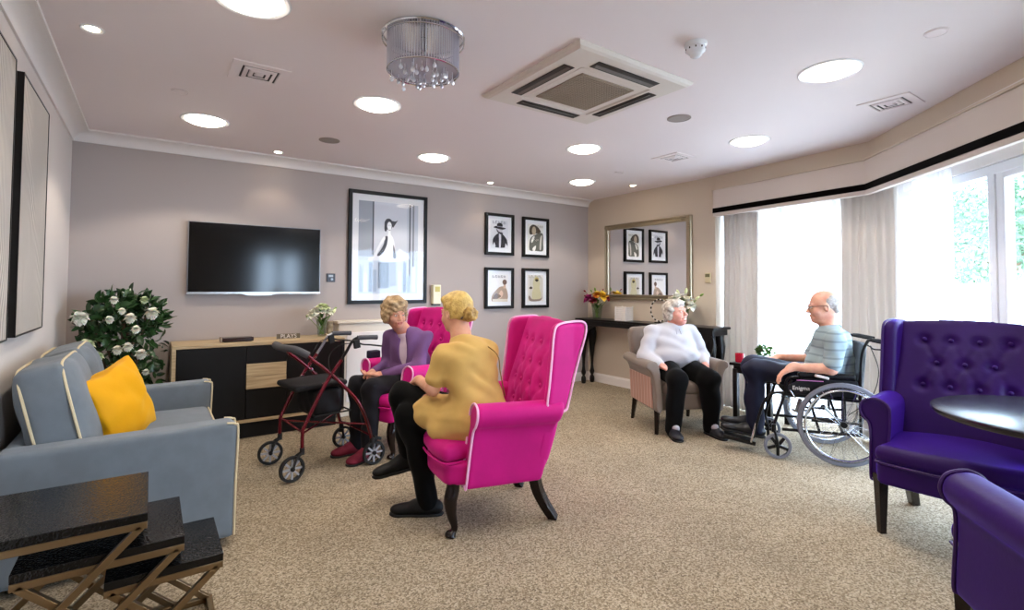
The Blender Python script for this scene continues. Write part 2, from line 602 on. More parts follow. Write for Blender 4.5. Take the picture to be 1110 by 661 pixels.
# bulkhead above the bay
PL = [(5.10, 3.32), (4.93, 1.765), (3.2, 0.035)]
b = nb()
def band(bm, off0, off1, z0, z1, path=PL, mi=0):
    """solid strip along the pelmet line, off0..off1 = distance outward (away from the room)"""
    pts = [Vector(p) for p in path]
    nr = []
    for i in range(len(pts)):
        d = Vector((0, 0))
        if i > 0: d += (pts[i] - pts[i - 1]).normalized()
        if i < len(pts) - 1: d += (pts[i + 1] - pts[i]).normalized()
        d.normalize(); n = Vector((-d.y, d.x))
        if 0 < i < len(pts) - 1: n = n / max(.3, d.dot((pts[i + 1] - pts[i]).normalized()))
        nr.append(n)
    ring = []
    for p, n in zip(pts, nr):
        ring.append([bm.verts.new((p.x + n.x * o, p.y + n.y * o, z)) for o, z in ((off0, z0), (off1, z0), (off1, z1), (off0, z1))])
    for a, c in zip(ring[:-1], ring[1:]):
        for k in range(4):
            bm.faces.new((a[k], a[(k + 1) % 4], c[(k + 1) % 4], c[k])).material_index = mi
    bm.faces.new(ring[0]).material_index = mi; bm.faces.new(ring[-1][::-1]).material_index = mi
band(b, 0.0, 0.10, 2.375, ZC)
struct(bm_obj('wall_bay', b, M_cream))
# soffit over the bay recess
b = nb()
vs = [b.verts.new((x, y, z)) for z in (2.375, 2.42) for x, y in ((5.14, 3.32), (5.6, 3.32), (5.6, 1.6), (3.2, -.8), (3.2, 0.1), (4.95, 1.78))]
b.faces.new(vs[:6][::-1]); b.faces.new(vs[6:])
for i in range(6): b.faces.new((vs[i], vs[(i + 1) % 6], vs[6 + (i + 1) % 6], vs[6 + i]))
struct(bm_obj('trim_1', b, M_white))
# sign of normal: outward of the room is +x for a path running towards -y
# ------------------------------------------------------------------ pelmet
M_pelmet = mat('pelmet_fabric', 'd9cec6', rough=0.9, bump=0.1, bscale=500)
M_braid = mat('black_braid', '070505', spec=.1, rough=0.9)
pel = thing('pelmet', 'long pale fabric pelmet with a black braid stripe running above the bay curtains', 'pelmet', (5.10, 3.32, 2.1))
def local(o, root):
    o.matrix_parent_inverse = root.matrix_world.inverted()
def rebase(root):
    """objects were modelled in world space: parent inverse keeps them where they are"""
    mw = Matrix.Translation(root.location) @ Euler(root.rotation_euler).to_matrix().to_4x4()
    inv = mw.inverted()
    for ch in root.children:
        ch.matrix_parent_inverse = inv
b = nb(); band(b, -0.035, 0.012, 2.098, 2.388); bm_obj('board', b, M_pelmet, pel, bevel=0.004)
b = nb(); band(b, -0.041, -0.034, 2.135, 2.188); bm_obj('braid', b, M_braid, pel)
b = nb(); band(b, -0.05, 0.03, 2.388, 2.402); bm_obj('top_rail', b, M_cream, pel)
rebase(pel)

# ------------------------------------------------------------------ cornice and skirting
def profile_run(bm, prof, p0, p1, inward):
    """prof: (distance from wall, z); inward: 2D unit vector into the room"""
    A = [bm.verts.new((p0[0] + inward[0] * d, p0[1] + inward[1] * d, z)) for d, z in prof]
    B = [bm.verts.new((p1[0] + inward[0] * d, p1[1] + inward[1] * d, z)) for d, z in prof]
    n = len(prof)
    for i in range(n):
        bm.faces.new((A[i], A[(i + 1) % n], B[(i + 1) % n], B[i]))
    bm.faces.new(A); bm.faces.new(B[::-1])
cor = [(0, 2.462), (.012, 2.462), (.014, 2.47)] + [(0.014 + 0.086 * (1 - math.cos(t)), 2.47 + 0.066 * math.sin(t)) for t in [PI / 2 * k / 7 for k in range(8)]] + [(.108, 2.537), (.11, 2.55), (0, 2.55)]
b = nb(); profile_run(b, cor, (XL, YB), (XR, YB), (0, -1)); struct(bm_obj('trim_2', b, M_white, smooth=True, angle=30))
b = nb(); profile_run(b, cor, (XL, YN), (XL, YB), (1, 0)); struct(bm_obj('trim_3', b, M_white, smooth=True, angle=30))
sk = [(0, 0), (.018, 0), (.018, .095), (.012, .108), (.006, .12), (0, .12)]
for nm, p0, p1, n in (('baseboard_back', (XL, YB), (XR, YB), (0, -1)), ('baseboard_right', (XR, YB), (XR, 3.32), (-1, 0)), ('baseboard_left', (XL, YB), (XL, YN), (1, 0)), ('baseboard_side', (XS, YN), (XS, -.62), (-1, 0))):
    b = nb(); profile_run(b, sk, p0, p1, n); struct(bm_obj(nm, b, M_white))

# ------------------------------------------------------------------ windows
def window(n, p0, p1, z0, z1, stiles, inward, transom=None, casement=None):
    """uPVC window running from p0 to p1; stiles = fractions with mullions"""
    a = Vector(p0); c = Vector(p1); d = c - a; L = d.length; u = d / L
    w = 0.07
    root = bpy.data.objects.new('window_%d' % n, None); link(root); root['kind'] = 'structure'
    b = nb()
    obox(b, a, c, w, .07, z0); obox(b, a, c, w, .07, z1 - .07)
    for s in [0] + list(stiles) + [1]:
        t = min(max(s * L, .035), L - .035)
        q = a + u * t
        box(b, (q.x, q.y, (z0 + z1) / 2), (.07, w, z1 - z0), (0, 0, math.atan2(u.y, u.x)))
    if transom:
        obox(b, a, c, w * .9, .05, transom)
    bm_obj('frame', b, M_gloss_white, root, bevel=.006)
    ss = [0] + list(stiles) + [1]
    for i in range(len(ss) - 1):
        q0 = a + u * (ss[i] * L + .04); q1 = a + u * (ss[i + 1] * L - .04)
        b = nb(); obox(b, q0, q1, .006, z1 - z0 - .1, z0 + .05)
        bm_obj('pane', b, M_glass, root)
        if casement and i in casement:
            b = nb()
            for (e0, e1, zz, hh) in ((q0, q1, z0 + .03, .08), (q0, q1, z1 - .11, .08)):
                obox(b, e0, e1, .06, hh, zz)
            for q in (q0 + u * .035, q1 - u * .035):
                box(b, (q.x, q.y, (z0 + z1) / 2), (.07, .062, z1 - z0 - .08), (0, 0, math.atan2(u.y, u.x)))
            bm_obj('sash', b, M_gloss_white, root, bevel=.006)
    return root
window(1, (5.47, 3.32), (5.47, 1.67), .0, 2.16, (.33, .66), (-1, 0), transom=None)
window(2, (5.44, 1.64), (3.2, -.60), .0, 2.16, (.315, .70), (-1, 1), casement=(1,))
window(3, (3.0, YN - .05), (1.95, YN - .05), .0, 2.15, (.5,), (0, 1), casement=(0, 1))
# lintels above the bay windows
b = nb(); obox(b, (5.5, 3.36), (5.5, 1.62), .12, .24, 2.16); obox(b, (5.5, 1.70), (3.15, -.65), .12, .24, 2.16); struct(bm_obj('trim_4', b, M_white))
# back wall curtain panels beside the far window are outside the photograph

# garden outside
M_grass = mat('lawn', '7d9a5a', rough=1, var=.3, vscale=8)
M_patio = mat('patio_slabs', 'd2cbc2', rough=.9, var=.12, vscale=3)
b = nb(); box2(b, (5.75, -9, -.3), (22, 16, -.12)); box2(b, (3.32, -9, -.3), (5.75, 1.0, -.12)); box2(b, (-9, -14, -.3), (22, -2.72, -.12)); o = bm_obj('ground', b, M_patio); struct(o)
M_leafpale = mat('garden_leaf', '7f9a7c', rough=.6, var=.4, vscale=3, col2='5f7a62')
M_bark = mat('bark', '6e5b49', rough=.9, var=.3)
def leaf_cloud(name, mat_, parent, blobs, n, size, seed, aspect=.45, curl=.25):
    """n individual folded leaves scattered over the shells of ellipsoids; blobs: (centre, radii)"""
    r = np.random.RandomState(seed)
    V = []; F = []
    for i in range(n):
        c, rad = blobs[r.randint(len(blobs))]
        d = r.randn(3); d /= np.linalg.norm(d)
        p = np.array(c) + d * np.array(rad) * r.uniform(.55, 1.0)
        dirv = d * .7 + r.randn(3) * .6; dirv[2] += .1; dirv /= np.linalg.norm(dirv)
        sd = np.cross(dirv, r.randn(3)); sd /= np.linalg.norm(sd)
        nn = np.cross(dirv, sd)
        L = size * r.uniform(.7, 1.25); W = L * aspect
        prof = [(0, 0), (.25, .8), (.55, 1), (.82, .6), (1, 0)]
        base = len(V)
        for t, w in prof:
            q = p + dirv * L * t - nn * curl * L * t * t
            V.append(q + sd * W * .5 * w + nn * W * .18 * w); V.append(q); V.append(q - sd * W * .5 * w + nn * W * .18 * w)
        for k in range(4):
            a = base + 3 * k
            F.append((a, a + 1, a + 4, a + 3)); F.append((a + 1, a + 2, a + 5, a + 4))
    return mesh_obj(name, V, F, mat_, parent)
tr = thing('garden_tree', 'pale green leafy tree outside the right hand window pane', 'tree', (11.5, 2.2, -.12))
leaf_cloud('foliage', M_leafpale, tr, [((0, 0, 3.1), (1.5, 1.5, 1.3)), ((.8, .8, 2.3), (1.2, 1.3, .9)), ((-.7, -.8, 2.5), (1.1, 1.2, 1.0))], 14000, .10, 3)
b = nb(); tube(b, [(0, 0, 0), (.05, .03, 1), (0, 0, 2.4)], [.14, .11, .07], 12); tube(b, [(0, 0, 1.5), (.5, .5, 2.4)], [.07, .03], 8); tube(b, [(0, 0, 1.5), (-.5, -.5, 2.5)], [.07, .03], 8)
bm_obj('trunk', b, M_bark, tr, smooth=True)
fe = thing('garden_fence', 'white horizontal rail fence outside the right hand window pane', 'fence', (9.5, 1.4, -.12), R(90))
b = nb()
for k in range(5): box(b, (0, 0, .35 + k * .27), (5, .03, .13))
bm_obj('rails', b, M_gloss_white, fe)
for x in (-2.4, -.8, .8, 2.4):
    b = nb(); box(b, (x, .05, .75), (.09, .09, 1.5)); bm_obj('post', b, M_gloss_white, fe)

# ------------------------------------------------------------------ curtains and sheers
M_curtain = cloth_thin('curtain_linen', 'dcd5ce', .25, 0.0)
M_sheer = cloth_thin('sheer_voile', 'fbfbff', .7, .45)
def drape(name, p0, p1, z0, z1, folds_n, depth, mat_, label, seed=0, gather=1.0, thick=.002, group=None):
    r = random.Random(seed)
    a = Vector(p0); c = Vector(p1); d = c - a; L = d.length; u = d / L; n = Vector((-u.y, u.x))
    nu = folds_n * 10; nv = 24
    V = []; F = []
    ph = [r.uniform(-.5, .5) for _ in range(folds_n + 2)]
    for j in range(nv + 1):
        t = j / nv
        z = z1 + (z0 - z1) * t
        for i in range(nu + 1):
            s = i / nu
            k = s * folds_n
            w = math.sin(2 * PI * k + ph[int(k)] * t) * (0.55 + .45 * t) + .35 * math.sin(2 * PI * k * .37 + 2 * t + seed)
            w2 = math.sin(4 * PI * k + seed) * .25 * (1 - t)
            spread = (s - .5) * L * (1 + .05 * t) + .5 * L + .008 * math.sin(5 * t + 7 * s)
            p = a + u * spread + n * (depth * (w + w2))
            V.append((p.x, p.y, z)); 
    for j in range(nv):
        for i in range(nu):
            q = j * (nu + 1) + i
            F.append((q, q + 1, q + nu + 2, q + nu + 1))
    o = mesh_obj(name, V, F, mat_)
    if thick:
        m = o.modifiers.new('solid', 'SOLIDIFY'); m.thickness = thick
    o['label'] = label; o['category'] = 'curtain'
    if group: o['group'] = group
    return o
drape('curtain', (5.20, 3.29), (5.17, 2.86), .015, 2.37, 7, .026, M_curtain, 'pale linen curtain hanging at the left end of the bay, behind the small side table', 1)
drape('curtain', (5.11, 2.07), (4.95, 1.575), .015, 2.37, 7, .028, M_curtain, 'pale linen curtain in the bend of the bay, behind the wheelchair handles', 2)
drape('voile_curtain', (5.33, 3.28), (5.30, 1.72), .015, 2.36, 18, .022, M_sheer, 'white translucent voile filling the window behind the man in the wheelchair', 3, thick=0)
drape('voile_curtain', (5.12, 1.52), (4.82, 1.20), .015, 2.36, 7, .018, M_sheer, 'narrow white voile drawn aside above the purple armchair', 4, thick=0)
drape('curtain', (3.42, -.02), (3.27, -.17), .015, 2.37, 4, .02, M_curtain, 'pale linen curtain beyond the right edge of the photo', 5)

# ================================================================== light: sky, daylight, lamps
w = bpy.data.worlds.new('sky'); SC.world = w; w.use_nodes = True
bg = w.node_tree.nodes['Background']
bg.inputs[0].default_value = (0.72, 0.85, 1.0, 1)
bg.inputs[1].default_value = SKY
def portal(name, loc, direction, sx, sy):
    l = bpy.data.lights.new(name, 'AREA'); l.shape = 'RECTANGLE'; l.size = sx; l.size_y = sy
    l.cycles.is_portal = True
    o = bpy.data.objects.new(name, l); link(o); o.location = loc
    o.rotation_euler = Vector(direction).to_track_quat('-Z', 'Y').to_euler()
    return o
portal('sky_portal', (5.55, 2.5, 1.08), (-1, 0, 0), 1.8, 2.2)
portal('sky_portal', (4.38, .46, 1.08), (-1, 1, 0), 3.2, 2.2)
portal('sky_portal', (2.47, YN - .12, 1.08), (0, 1, 0), 1.1, 2.2)

M_lamp = emit_mat('lamp_diffuser', 'fff2de', LAMP)
M_lamp_small = emit_mat('spot_diffuser', 'ffe9c8', 25)
def ceiling_light():
    t = thing('ceiling_light', 'x', 'light', (0, 0, ZC), 0, 'large round ceiling lights')
    b = nb(); lathe(b, [(.135, -.004), (.155, -.007), (.163, -.002), (.163, .004), (.135, .004)], 40); bm_obj('frame', b, M_gloss_white, t, smooth=True)
    b = nb(); lathe(b, [(0, -.034), (.06, -.032), (.10, -.024), (.128, -.011), (.134, .002)], 40); bm_obj('diffuser', b, M_lamp, t, smooth=True)
    l = bpy.data.lights.new('down_lamp', 'SPOT'); l.energy = DOWNW; l.spot_size = R(126); l.spot_blend = .22; l.shadow_soft_size = .07; l.color = (1, .90, .78)
    lo = bpy.data.objects.new('down_lamp', l); link(lo, t); lo.location = (0, 0, -.04)
    return t
LP = [((.30, 4.44), 'round ceiling light at the back left, above the television cabinet'),
      ((2.19, 4.42), 'round ceiling light above the large framed picture near the back wall'),
      ((4.11, 4.41), 'round ceiling light furthest back, near the mirror corner'),
      ((1.235, 3.36), 'round ceiling light just behind and left of the crystal fitting'),
      ((3.14, 3.34), 'round ceiling light just beyond the ceiling air conditioner'),
      ((.325, 2.44), 'round ceiling light cut by the top edge of the photo at the left'),
      ((4.095, 2.34), 'round ceiling light nearest the bay pelmet in the middle distance'),
      ((3.148, 1.314), 'round ceiling light nearest the camera at the right, beside the smoke alarm'),
      ((1.22, 1.31), None), ((2.2, .3), None)]
c0 = ceiling_light()
for i, ((x, y), lb) in enumerate(LP):
    c = c0 if i == 0 else copy_tree(c0)
    c.location = (x, y, ZC)
    c['label'] = lb or 'round recessed ceiling light overhead, outside the edges of the photo'
def spot_fitting():
    t = thing('spotlight', 'x', 'spotlight', (0, 0, ZC), 0, 'small recessed spotlights')
    b = nb(); lathe(b, [(.03, -.002), (.045, -.006), (.05, -.001), (.05, .004), (.03, .004)], 24); bm_obj('bezel', b, M_gloss_white, t, smooth=True)
    b = nb(); lathe(b, [(0, -.0035), (.03, -.0025), (.03, .002)], 20); bm_obj('bulb', b, M_lamp_small, t, smooth=True)
    return t
SP = [((-.265, 3.175), 'small recessed spotlight near the textured art on the left wall'),
      ((.93, 5.10), 'small recessed spotlight above the television'),
      ((3.27, 5.09), 'small recessed spotlight above the group of four framed covers'),
      ((4.754, 4.20), 'small recessed spotlight above the mirror')]
s0 = spot_fitting()
for i, ((x, y), lb) in enumerate(SP):
    c = s0 if i == 0 else copy_tree(s0)
    c.location = (x, y, ZC); c['label'] = lb
    l = bpy.data.lights.new('spot_lamp', 'SPOT'); l.energy = SPOTW; l.spot_size = R(95); l.spot_blend = .6; l.shadow_soft_size = .03; l.color = (1, .82, .62)
    lo = bpy.data.objects.new('spot_lamp', l); link(lo, c); lo.location = (0, 0, -.02)

# ================================================================== ceiling fittings
ac = thing('ceiling_air_conditioner', 'square white ceiling cassette air conditioner with four dark louvre slots', 'air conditioner', (2.188, 2.326, ZC))
M_ac = mat('ac_plastic', 'ded5cc', rough=.4)
M_slot = mat('ac_slot', '2a2624', rough=.5)
M_grille = mat('ac_grille', 'a39686', rough=.6)
H = .4635
b = nb()
prof = [(-H, 0), (-H, -.018), (-H + .02, -.03)]
def sq_ring(bm, rings, mi=0):
    prev = None
    for h, z in rings:
        cur = [bm.verts.new((sx * h, sy * h, z)) for sx, sy in ((-1, -1), (1, -1), (1, 1), (-1, 1))]
        if prev:
            for k in range(4): bm.faces.new((prev[k], prev[(k + 1) % 4], cur[(k + 1) % 4], cur[k])).material_index = mi
        prev = cur
    return prev
last = sq_ring(b, [(H, 0), (H, -.008), (H - .012, -.022), (H - .03, -.03), (.285, -.034), (.275, -.026), (.262, -.026)])
bm_obj('panel', b, M_ac, ac)
b = nb(); box(b, (0, 0, -.022), (.53, .53, .012)); bm_obj('surround', b, M_ac, ac)
b = nb(); box(b, (0, 0, -.03), (.43, .43, .008))
for k in range(20): box(b, (-.2 + .4 * k / 19, 0, -.0355), (.007, .41, .004))
for k in range(20): box(b, (0, -.2 + .4 * k / 19, -.0355), (.41, .004, .003))
bm_obj('grille', b, M_grille, ac)
for k in range(4):
    Mz = Matrix.Rotation(k * PI / 2, 4, 'Z')
    b = nb(); box(b, (0, .345, -.034), (.50, .075, .004)); bmesh.ops.transform(b, matrix=Mz, verts=b.verts[:]); s_ = bm_obj('slot', b, M_slot, ac, bevel=.001)
    b = nb(); box(b, (0, .338, -.038), (.47, .022, .003), (R(20), 0, 0)); bmesh.ops.transform(b, matrix=Mz, verts=b.verts[:]); bm_obj('louvre', b, mat('louvre_grey', '6b6560', rough=.5), s_)
b = nb(); box(b, (-.36, -.2, -.0345), (.02, .09, .002)); bm_obj('badge', b, M_slot, ac)

def ceiling_vent():
    t = thing('ceiling_vent', 'x', 'vent', (0, 0, ZC), 0, 'square air vents in the ceiling')
    b = nb(); sq_ring(b, [(.15, 0), (.148, -.006), (.10, -.008), (.095, .0)]); bm_obj('frame', b, M_ceiling, t)
    b = nb(); box(b, (0, 0, -.002), (.19, .19, .003)); bm_obj('backing', b, M_slot, t)
    for k, h in enumerate((.085, .055, .025)):
        b = nb(); sq_ring(b, [(h, -.004), (h - .004, -.010), (h - .020, -.013), (h - .022, -.010), (h, -.004)]); bm_obj('louvre', b, M_ceiling, t)
    return t
v0 = ceiling_vent()
for i, (x, y, lb) in enumerate(((.487, 3.279, 'square ceiling air vent at the left, nearest the crystal fitting'), (4.03, 1.31, 'square ceiling air vent at the right, beside the bay pelmet'), (4.05, 3.07, 'square ceiling air vent in the middle distance, beyond the air conditioner'))):
    c = v0 if i == 0 else copy_tree(v0); c.location = (x, y, ZC); c['label'] = lb
M_mesh = mat('speaker_mesh', '9c938e', rough=.7)
def disc(name, lb, cat, x, y, r_, m_, ring=True, group=None):
    t = thing(name, lb, cat, (x, y, ZC), 0, group)
    b = nb(); lathe(b, [(0, -.005), (r_ * .82, -.005), (r_ * .85, -.002)], 32); bm_obj('cover', b, m_, t, smooth=True)
    b = nb(); lathe(b, [(r_ * .85, -.002), (r_ * .9, -.006), (r_, -.004), (r_, .002), (r_ * .85, .002)], 32); bm_obj('rim', b, M_mesh if m_ is M_mesh else M_ceiling, t, smooth=True)
disc('ceiling_speaker', 'round grey mesh ceiling speaker near the back wall cornice at the left', 'speaker', 1.209, 4.426, .085, M_mesh, group='ceiling speakers')
disc('ceiling_speaker', 'round grey mesh ceiling speaker beside the corner of the air conditioner', 'speaker', 3.135, 2.327, .085, M_mesh, group='ceiling speakers')
disc('sprinkler_cover', 'small round sprinkler cover plate on the ceiling at the left', 'cover plate', .119, 3.876, .05, M_ceiling, group='sprinkler cover plates')
disc('sprinkler_cover', 'small round sprinkler cover plate on the ceiling at the top right', 'cover plate', 3.089, .81, .05, M_ceiling, group='sprinkler cover plates')
disc('sprinkler_cover', 'small round sprinkler cover plate on the ceiling above the bay end of the mirror', 'cover plate', 4.101, 3.816, .05, M_ceiling, group='sprinkler cover plates')
sm = thing('smoke_alarm', 'white domed smoke alarm on the ceiling beside the air conditioner', 'smoke alarm', (2.239, 1.559, ZC))
b = nb(); lathe(b, [(0, 0), (.055, 0), (.055, -.012), (.05, -.02), (0, -.02)], 28); bm_obj('base', b, M_gloss_white, sm, smooth=True)
b = nb(); lathe(b, [(.045, -.018), (.05, -.03), (.048, -.042), (.036, -.052), (.03, -.056), (.028, -.066), (.018, -.074), (0, -.076)], 28); bm_obj('dome', b, M_gloss_white, sm, smooth=True)
b = nb()
for k in range(10):
    a = 2 * PI * k / 10; box(b, (.047 * math.cos(a), .047 * math.sin(a), -.034), (.008, .006, .009), (0, 0, a))
bm_obj('slots', b, M_slot, sm)

# crystal ceiling fitting
M_crystal = glass_mat('crystal', 'e8e8f0', .05, 2.2)
M_strand = mat('crystal_strand', 'cfccd8', rough=.15, metal=.25)
ch = thing('crystal_chandelier', 'round chrome ceiling fitting with a curtain of hanging crystal strands', 'chandelier', (1.08, 2.306, ZC))
b = nb(); lathe(b, [(0, -.002), (.2, -.002), (.205, -.008), (.2, -.014), (.188, -.014), (0, -.012)], 48); bm_obj('ceiling_plate', b, M_chrome, ch, smooth=True)
b = nb(); tube(b, [(.2 * math.cos(2 * PI * k / 48), .2 * math.sin(2 * PI * k / 48), -.03) for k in range(48)], .0035, 6, closed=True)
for k in range(6):
    a = 2 * PI * k / 6; tube(b, [(.2 * math.cos(a), .2 * math.sin(a), -.012), (.2 * math.cos(a), .2 * math.sin(a), -.03)], .003, 6)
bm_obj('outer_ring', b, M_chrome, ch, smooth=True)
for rr_, z0_, nst in ((.175, -.18, 84),):
    b = nb()
    for k in range(nst):
        a = 2 * PI * k / nst
        tube(b, [(rr_ * math.cos(a), rr_ * math.sin(a), -.014), (rr_ * math.cos(a), rr_ * math.sin(a), z0_)], .0028, 4, caps=False)
    o = bm_obj('strand_curtain', b, M_strand, ch); o['kind'] = 'stuff'
b = nb(); tube(b, [(.175 * math.cos(2 * PI * k / 48), .175 * math.sin(2 * PI * k / 48), -.18) for k in range(48)], .004, 6, closed=True); bm_obj('lower_ring', b, M_chrome, ch, smooth=True)
b = nb(); lathe(b, [(0, -.172), (.173, -.172), (.173, -.168), (0, -.168)], 40); bm_obj('base_disc', b, mat('smoked_glass', '9c98a2', rough=.2, metal=.5), ch)
r_ = random.Random(4)
for k in range(34):
    a = r_.uniform(0, 2 * PI); q = .16 * math.sqrt(r_.random()); L = r_.uniform(.01, .035)
    b = nb(); x, y = q * math.cos(a), q * math.sin(a)
    tube(b, [(x, y, -.17), (x, y, -.18 - L)], .0012, 4)
    lathe(b, [(0, .02), (.003, .016), (.009, .004), (.010, -.003), (.006, -.009), (0, -.012)], 8, (x, y, -.195 - L))
    bm_obj('crystal_drop', b, mat('crystal_solid', 'f0f0fa', rough=.05, metal=.3), ch)
b = nb(); lathe(b, [(0, -.15), (.012, -.15), (.012, -.08), (.02, -.07), (.02, -.014), (0, -.014)], 12); bm_obj('stem', b, M_chrome, ch)
# ================================================================== things on the walls
def text_mesh(body, size, mat_, parent, loc, rot, extrude=.002, name='lettering', align='CENTER', width=None):
    cu = bpy.data.curves.new(name, 'FONT'); cu.body = body; cu.size = size; cu.extrude = extrude; cu.align_x = align; cu.align_y = 'CENTER'
    cu.materials.append(mat_)
    o = bpy.data.objects.new(name, cu); link(o, parent); o.location = loc; o.rotation_euler = rot
    bpy.context.view_layer.update()
    dg = bpy.context.evaluated_depsgraph_get()
    me = bpy.data.meshes.new_from_object(o.evaluated_get(dg))
    n = bpy.data.objects.new(name, me); link(n, parent); n.location = loc; n.rotation_euler = rot
    bpy.data.objects.remove(o)
    return n

def framed(name, label, cat, y, x0, x1, z0, z1, fw_, depth, mount, build, group=None):
    """frame hanging on the back wall (facing -y). build(V2 transform helper) adds print faces"""
    cx, cz = (x0 + x1) / 2, (z0 + z1) / 2
    W, Hh = x1 - x0, z1 - z0
    t = thing(name, label, cat, (cx, YB, cz), 0, group)
    b = nb()
    for s in (-1, 1):
        box2(b, (s * W / 2, -depth, -Hh / 2), (s * (W / 2 - fw_), -.002, Hh / 2))
        box2(b, (-W / 2 + fw_, -depth, s * Hh / 2), (W / 2 - fw_, -.002, s * (Hh / 2 - fw_)))
    bm_obj('frame', b, M_blackframe, t, bevel=.003)
    b = nb(); box2(b, (-W / 2 + fw_ * .8, -depth * .45, -Hh / 2 + fw_ * .8), (W / 2 - fw_ * .8, -.004, Hh / 2 - fw_ * .8)); bm_obj('mount', b, M_paper, t)
    # print: coordinates u,v in 0..1 (v up) inside the print area
    pw, ph = W - 2 * fw_ - 2 * mount, Hh - 2 * fw_ - 2 * mount
    mats = []; b = nb(); st = {'n': 0}
    def shape(pts, m_):
        if m_ not in mats: mats.append(m_)
        st['n'] += 1
        yy = -depth * .45 - .0005 - .00025 * st['n']
        f = b.faces.new([b.verts.new(((u - .5) * pw, yy, (v - .5) * ph)) for u, v in pts]); f.material_index = mats.index(m_)
    build(shape)
    me = bpy.data.meshes.new('print'); b.to_mesh(me); b.free()
    for m_ in mats: me.materials.append(m_)
    link(bpy.data.objects.new('print', me), t)
    b = nb(); box2(b, (-W / 2 + fw_, -depth * .8, -Hh / 2 + fw_), (W / 2 - fw_, -depth * .8 + .002, Hh / 2 - fw_)); bm_obj('glazing', b, glass_mat('picture_glass', 'ffffff', .03, .8), t)
    return t
def ink(c): return mat('ink_' + c, c, rough=.8)
def ell2(cx, cy, rx, ry, n=18, a0=0, a1=360):
    return [(cx + rx * math.cos(R(a0 + (a1 - a0) * k / n)), cy + ry * math.sin(R(a0 + (a1 - a0) * k / n))) for k in range(n)]
def rect2(a, b_, c, d): return [(a, b_), (c, b_), (c, d), (a, d)]
def sp(pts): return catmull2(pts, 5)

def title(S, c, y=.93, n=6, h=.055, x0=.1, x1=.9):
    r_ = random.Random(n)
    w_ = (x1 - x0) / n
    for k in range(n):
        x = x0 + k * w_
        S(rect2(x, y - h, x + w_ * .22, y + h), ink(c)); S(rect2(x + w_ * .5, y - h, x + w_ * .68, y + h * r_.choice([.9, .1])), ink(c))
        if k % 2: S(rect2(x, y + h * .6, x + w_ * .68, y + h), ink(c))
def art_hat(S):
    S(rect2(0, 0, 1, 1), ink('dfe0e4')); title(S, '8b8d98', .93, 5)
    S(sp([(.12, .08), (.1, .3), (.25, .46), (.42, .54), (.6, .54), (.78, .45), (.93, .3), (.95, .08), (.75, .03), (.5, .02), (.25, .03)]), ink('2c2c33'))
    S(sp([(.46, .52), (.57, .53), (.58, .3), (.55, .03), (.47, .03), (.46, .3)]), ink('d8d9df'))
    S([(.1, .08), (.18, .22), (.26, .08), (.22, .02), (.1, .02)], ink('dfe0e4')); S([(.8, .02), (.84, .2), (.95, .1), (.96, .02)], ink('dfe0e4'))
    S(ell2(.5, .66, .16, .13), ink('c9cad1')); S(sp([(.3, .7), (.36, .58), (.5, .52), (.6, .5), (.7, .55), (.6, .58), (.45, .6)]), ink('3a3a42'))
    S(sp([(.14, .74), (.3, .8), (.5, .76), (.7, .76), (.86, .73), (.66, .68), (.4, .7)]), ink('26262b')); S(ell2(.5, .83, .17, .09), ink('26262b')); S(rect2(.34, .77, .66, .8), ink('8b8d98'))
def art_woman(S):
    S(rect2(0, 0, 1, 1), ink('e6e4dc')); title(S, '9a968e', .92, 6, .04, .55, .98)
    S(sp([(.12, .02), (.1, .3), (.2, .5), (.45, .6), (.7, .68), (.95, .65), (.98, .3), (.95, .02), (.5, .0)]), ink('5f5f58'))
    S(sp([(.2, .35), (.28, .5), (.42, .55), (.35, .38), (.25, .3)]), ink('dcd9cf')); S(sp([(.74, .1), (.78, .5), (.9, .6), (.86, .3), (.82, .05)]), ink('c4bfb4'))
    S(sp([(.08, .7), (.12, .88), (.3, .98), (.52, .95), (.7, .85), (.82, .72), (.6, .66), (.3, .62), (.14, .6)]), ink('4a4033'))
    S(ell2(.38, .75, .13, .16), ink('b9a88f')); S(sp([(.3, .1), (.5, .2), (.45, .02), (.32, .0)]), ink('e6e4dc'))
def art_tan(S):
    S(rect2(0, 0, 1, 1), ink('e9e6e4')); title(S, '6f6a72', .92, 5, .045)
    S(sp([(.05, .05), (.1, .25), (.35, .45), (.55, .55), (.8, .55), (.95, .4), (.98, .1), (.6, .02), (.2, .0)]), ink('a8917f'))
    S(sp([(.45, .25), (.6, .42), (.72, .3), (.6, .15), (.45, .12)]), ink('d9b9a3')); S(sp([(.1, .12), (.3, .3), (.6, .2), (.3, .1)]), ink('6d5a4d'))
    S(rect2(.1, .0, .98, .1), ink('d6cbb9')); S(sp([(.72, .5), (.76, .66), (.84, .66), (.86, .5)]), ink('c9ab93')); S(ell2(.8, .72, .13, .1), ink('6b5348'))
def art_gold(S):
    S(rect2(0, 0, 1, 1), ink('e4ddd6')); title(S, '7d7a66', .93, 7, .05)
    S(rect2(.1, .1, .95, .88), ink('cfc9bd')); S(sp([(.3, .05), (.26, .3), (.35, .5), (.32, .7), (.45, .93), (.62, .93), (.78, .7), (.74, .5), (.85, .28), (.8, .06), (.55, .02)]), ink('c9c09a'))
    S(ell2(.56, .83, .12, .08), ink('b9a05f')); S(sp([(.45, .8), (.56, .85), (.68, .8), (.57, .74)]), ink('3a3026')); S(sp([(.08, .5), (.2, .56), (.3, .5), (.2, .46)]), ink('4b4136'))
    S(sp([(.05, .12), (.1, .22), (.3, .08), (.8, .1), (.92, .2), (.8, .02), (.2, .0)]), ink('8f7f73'))
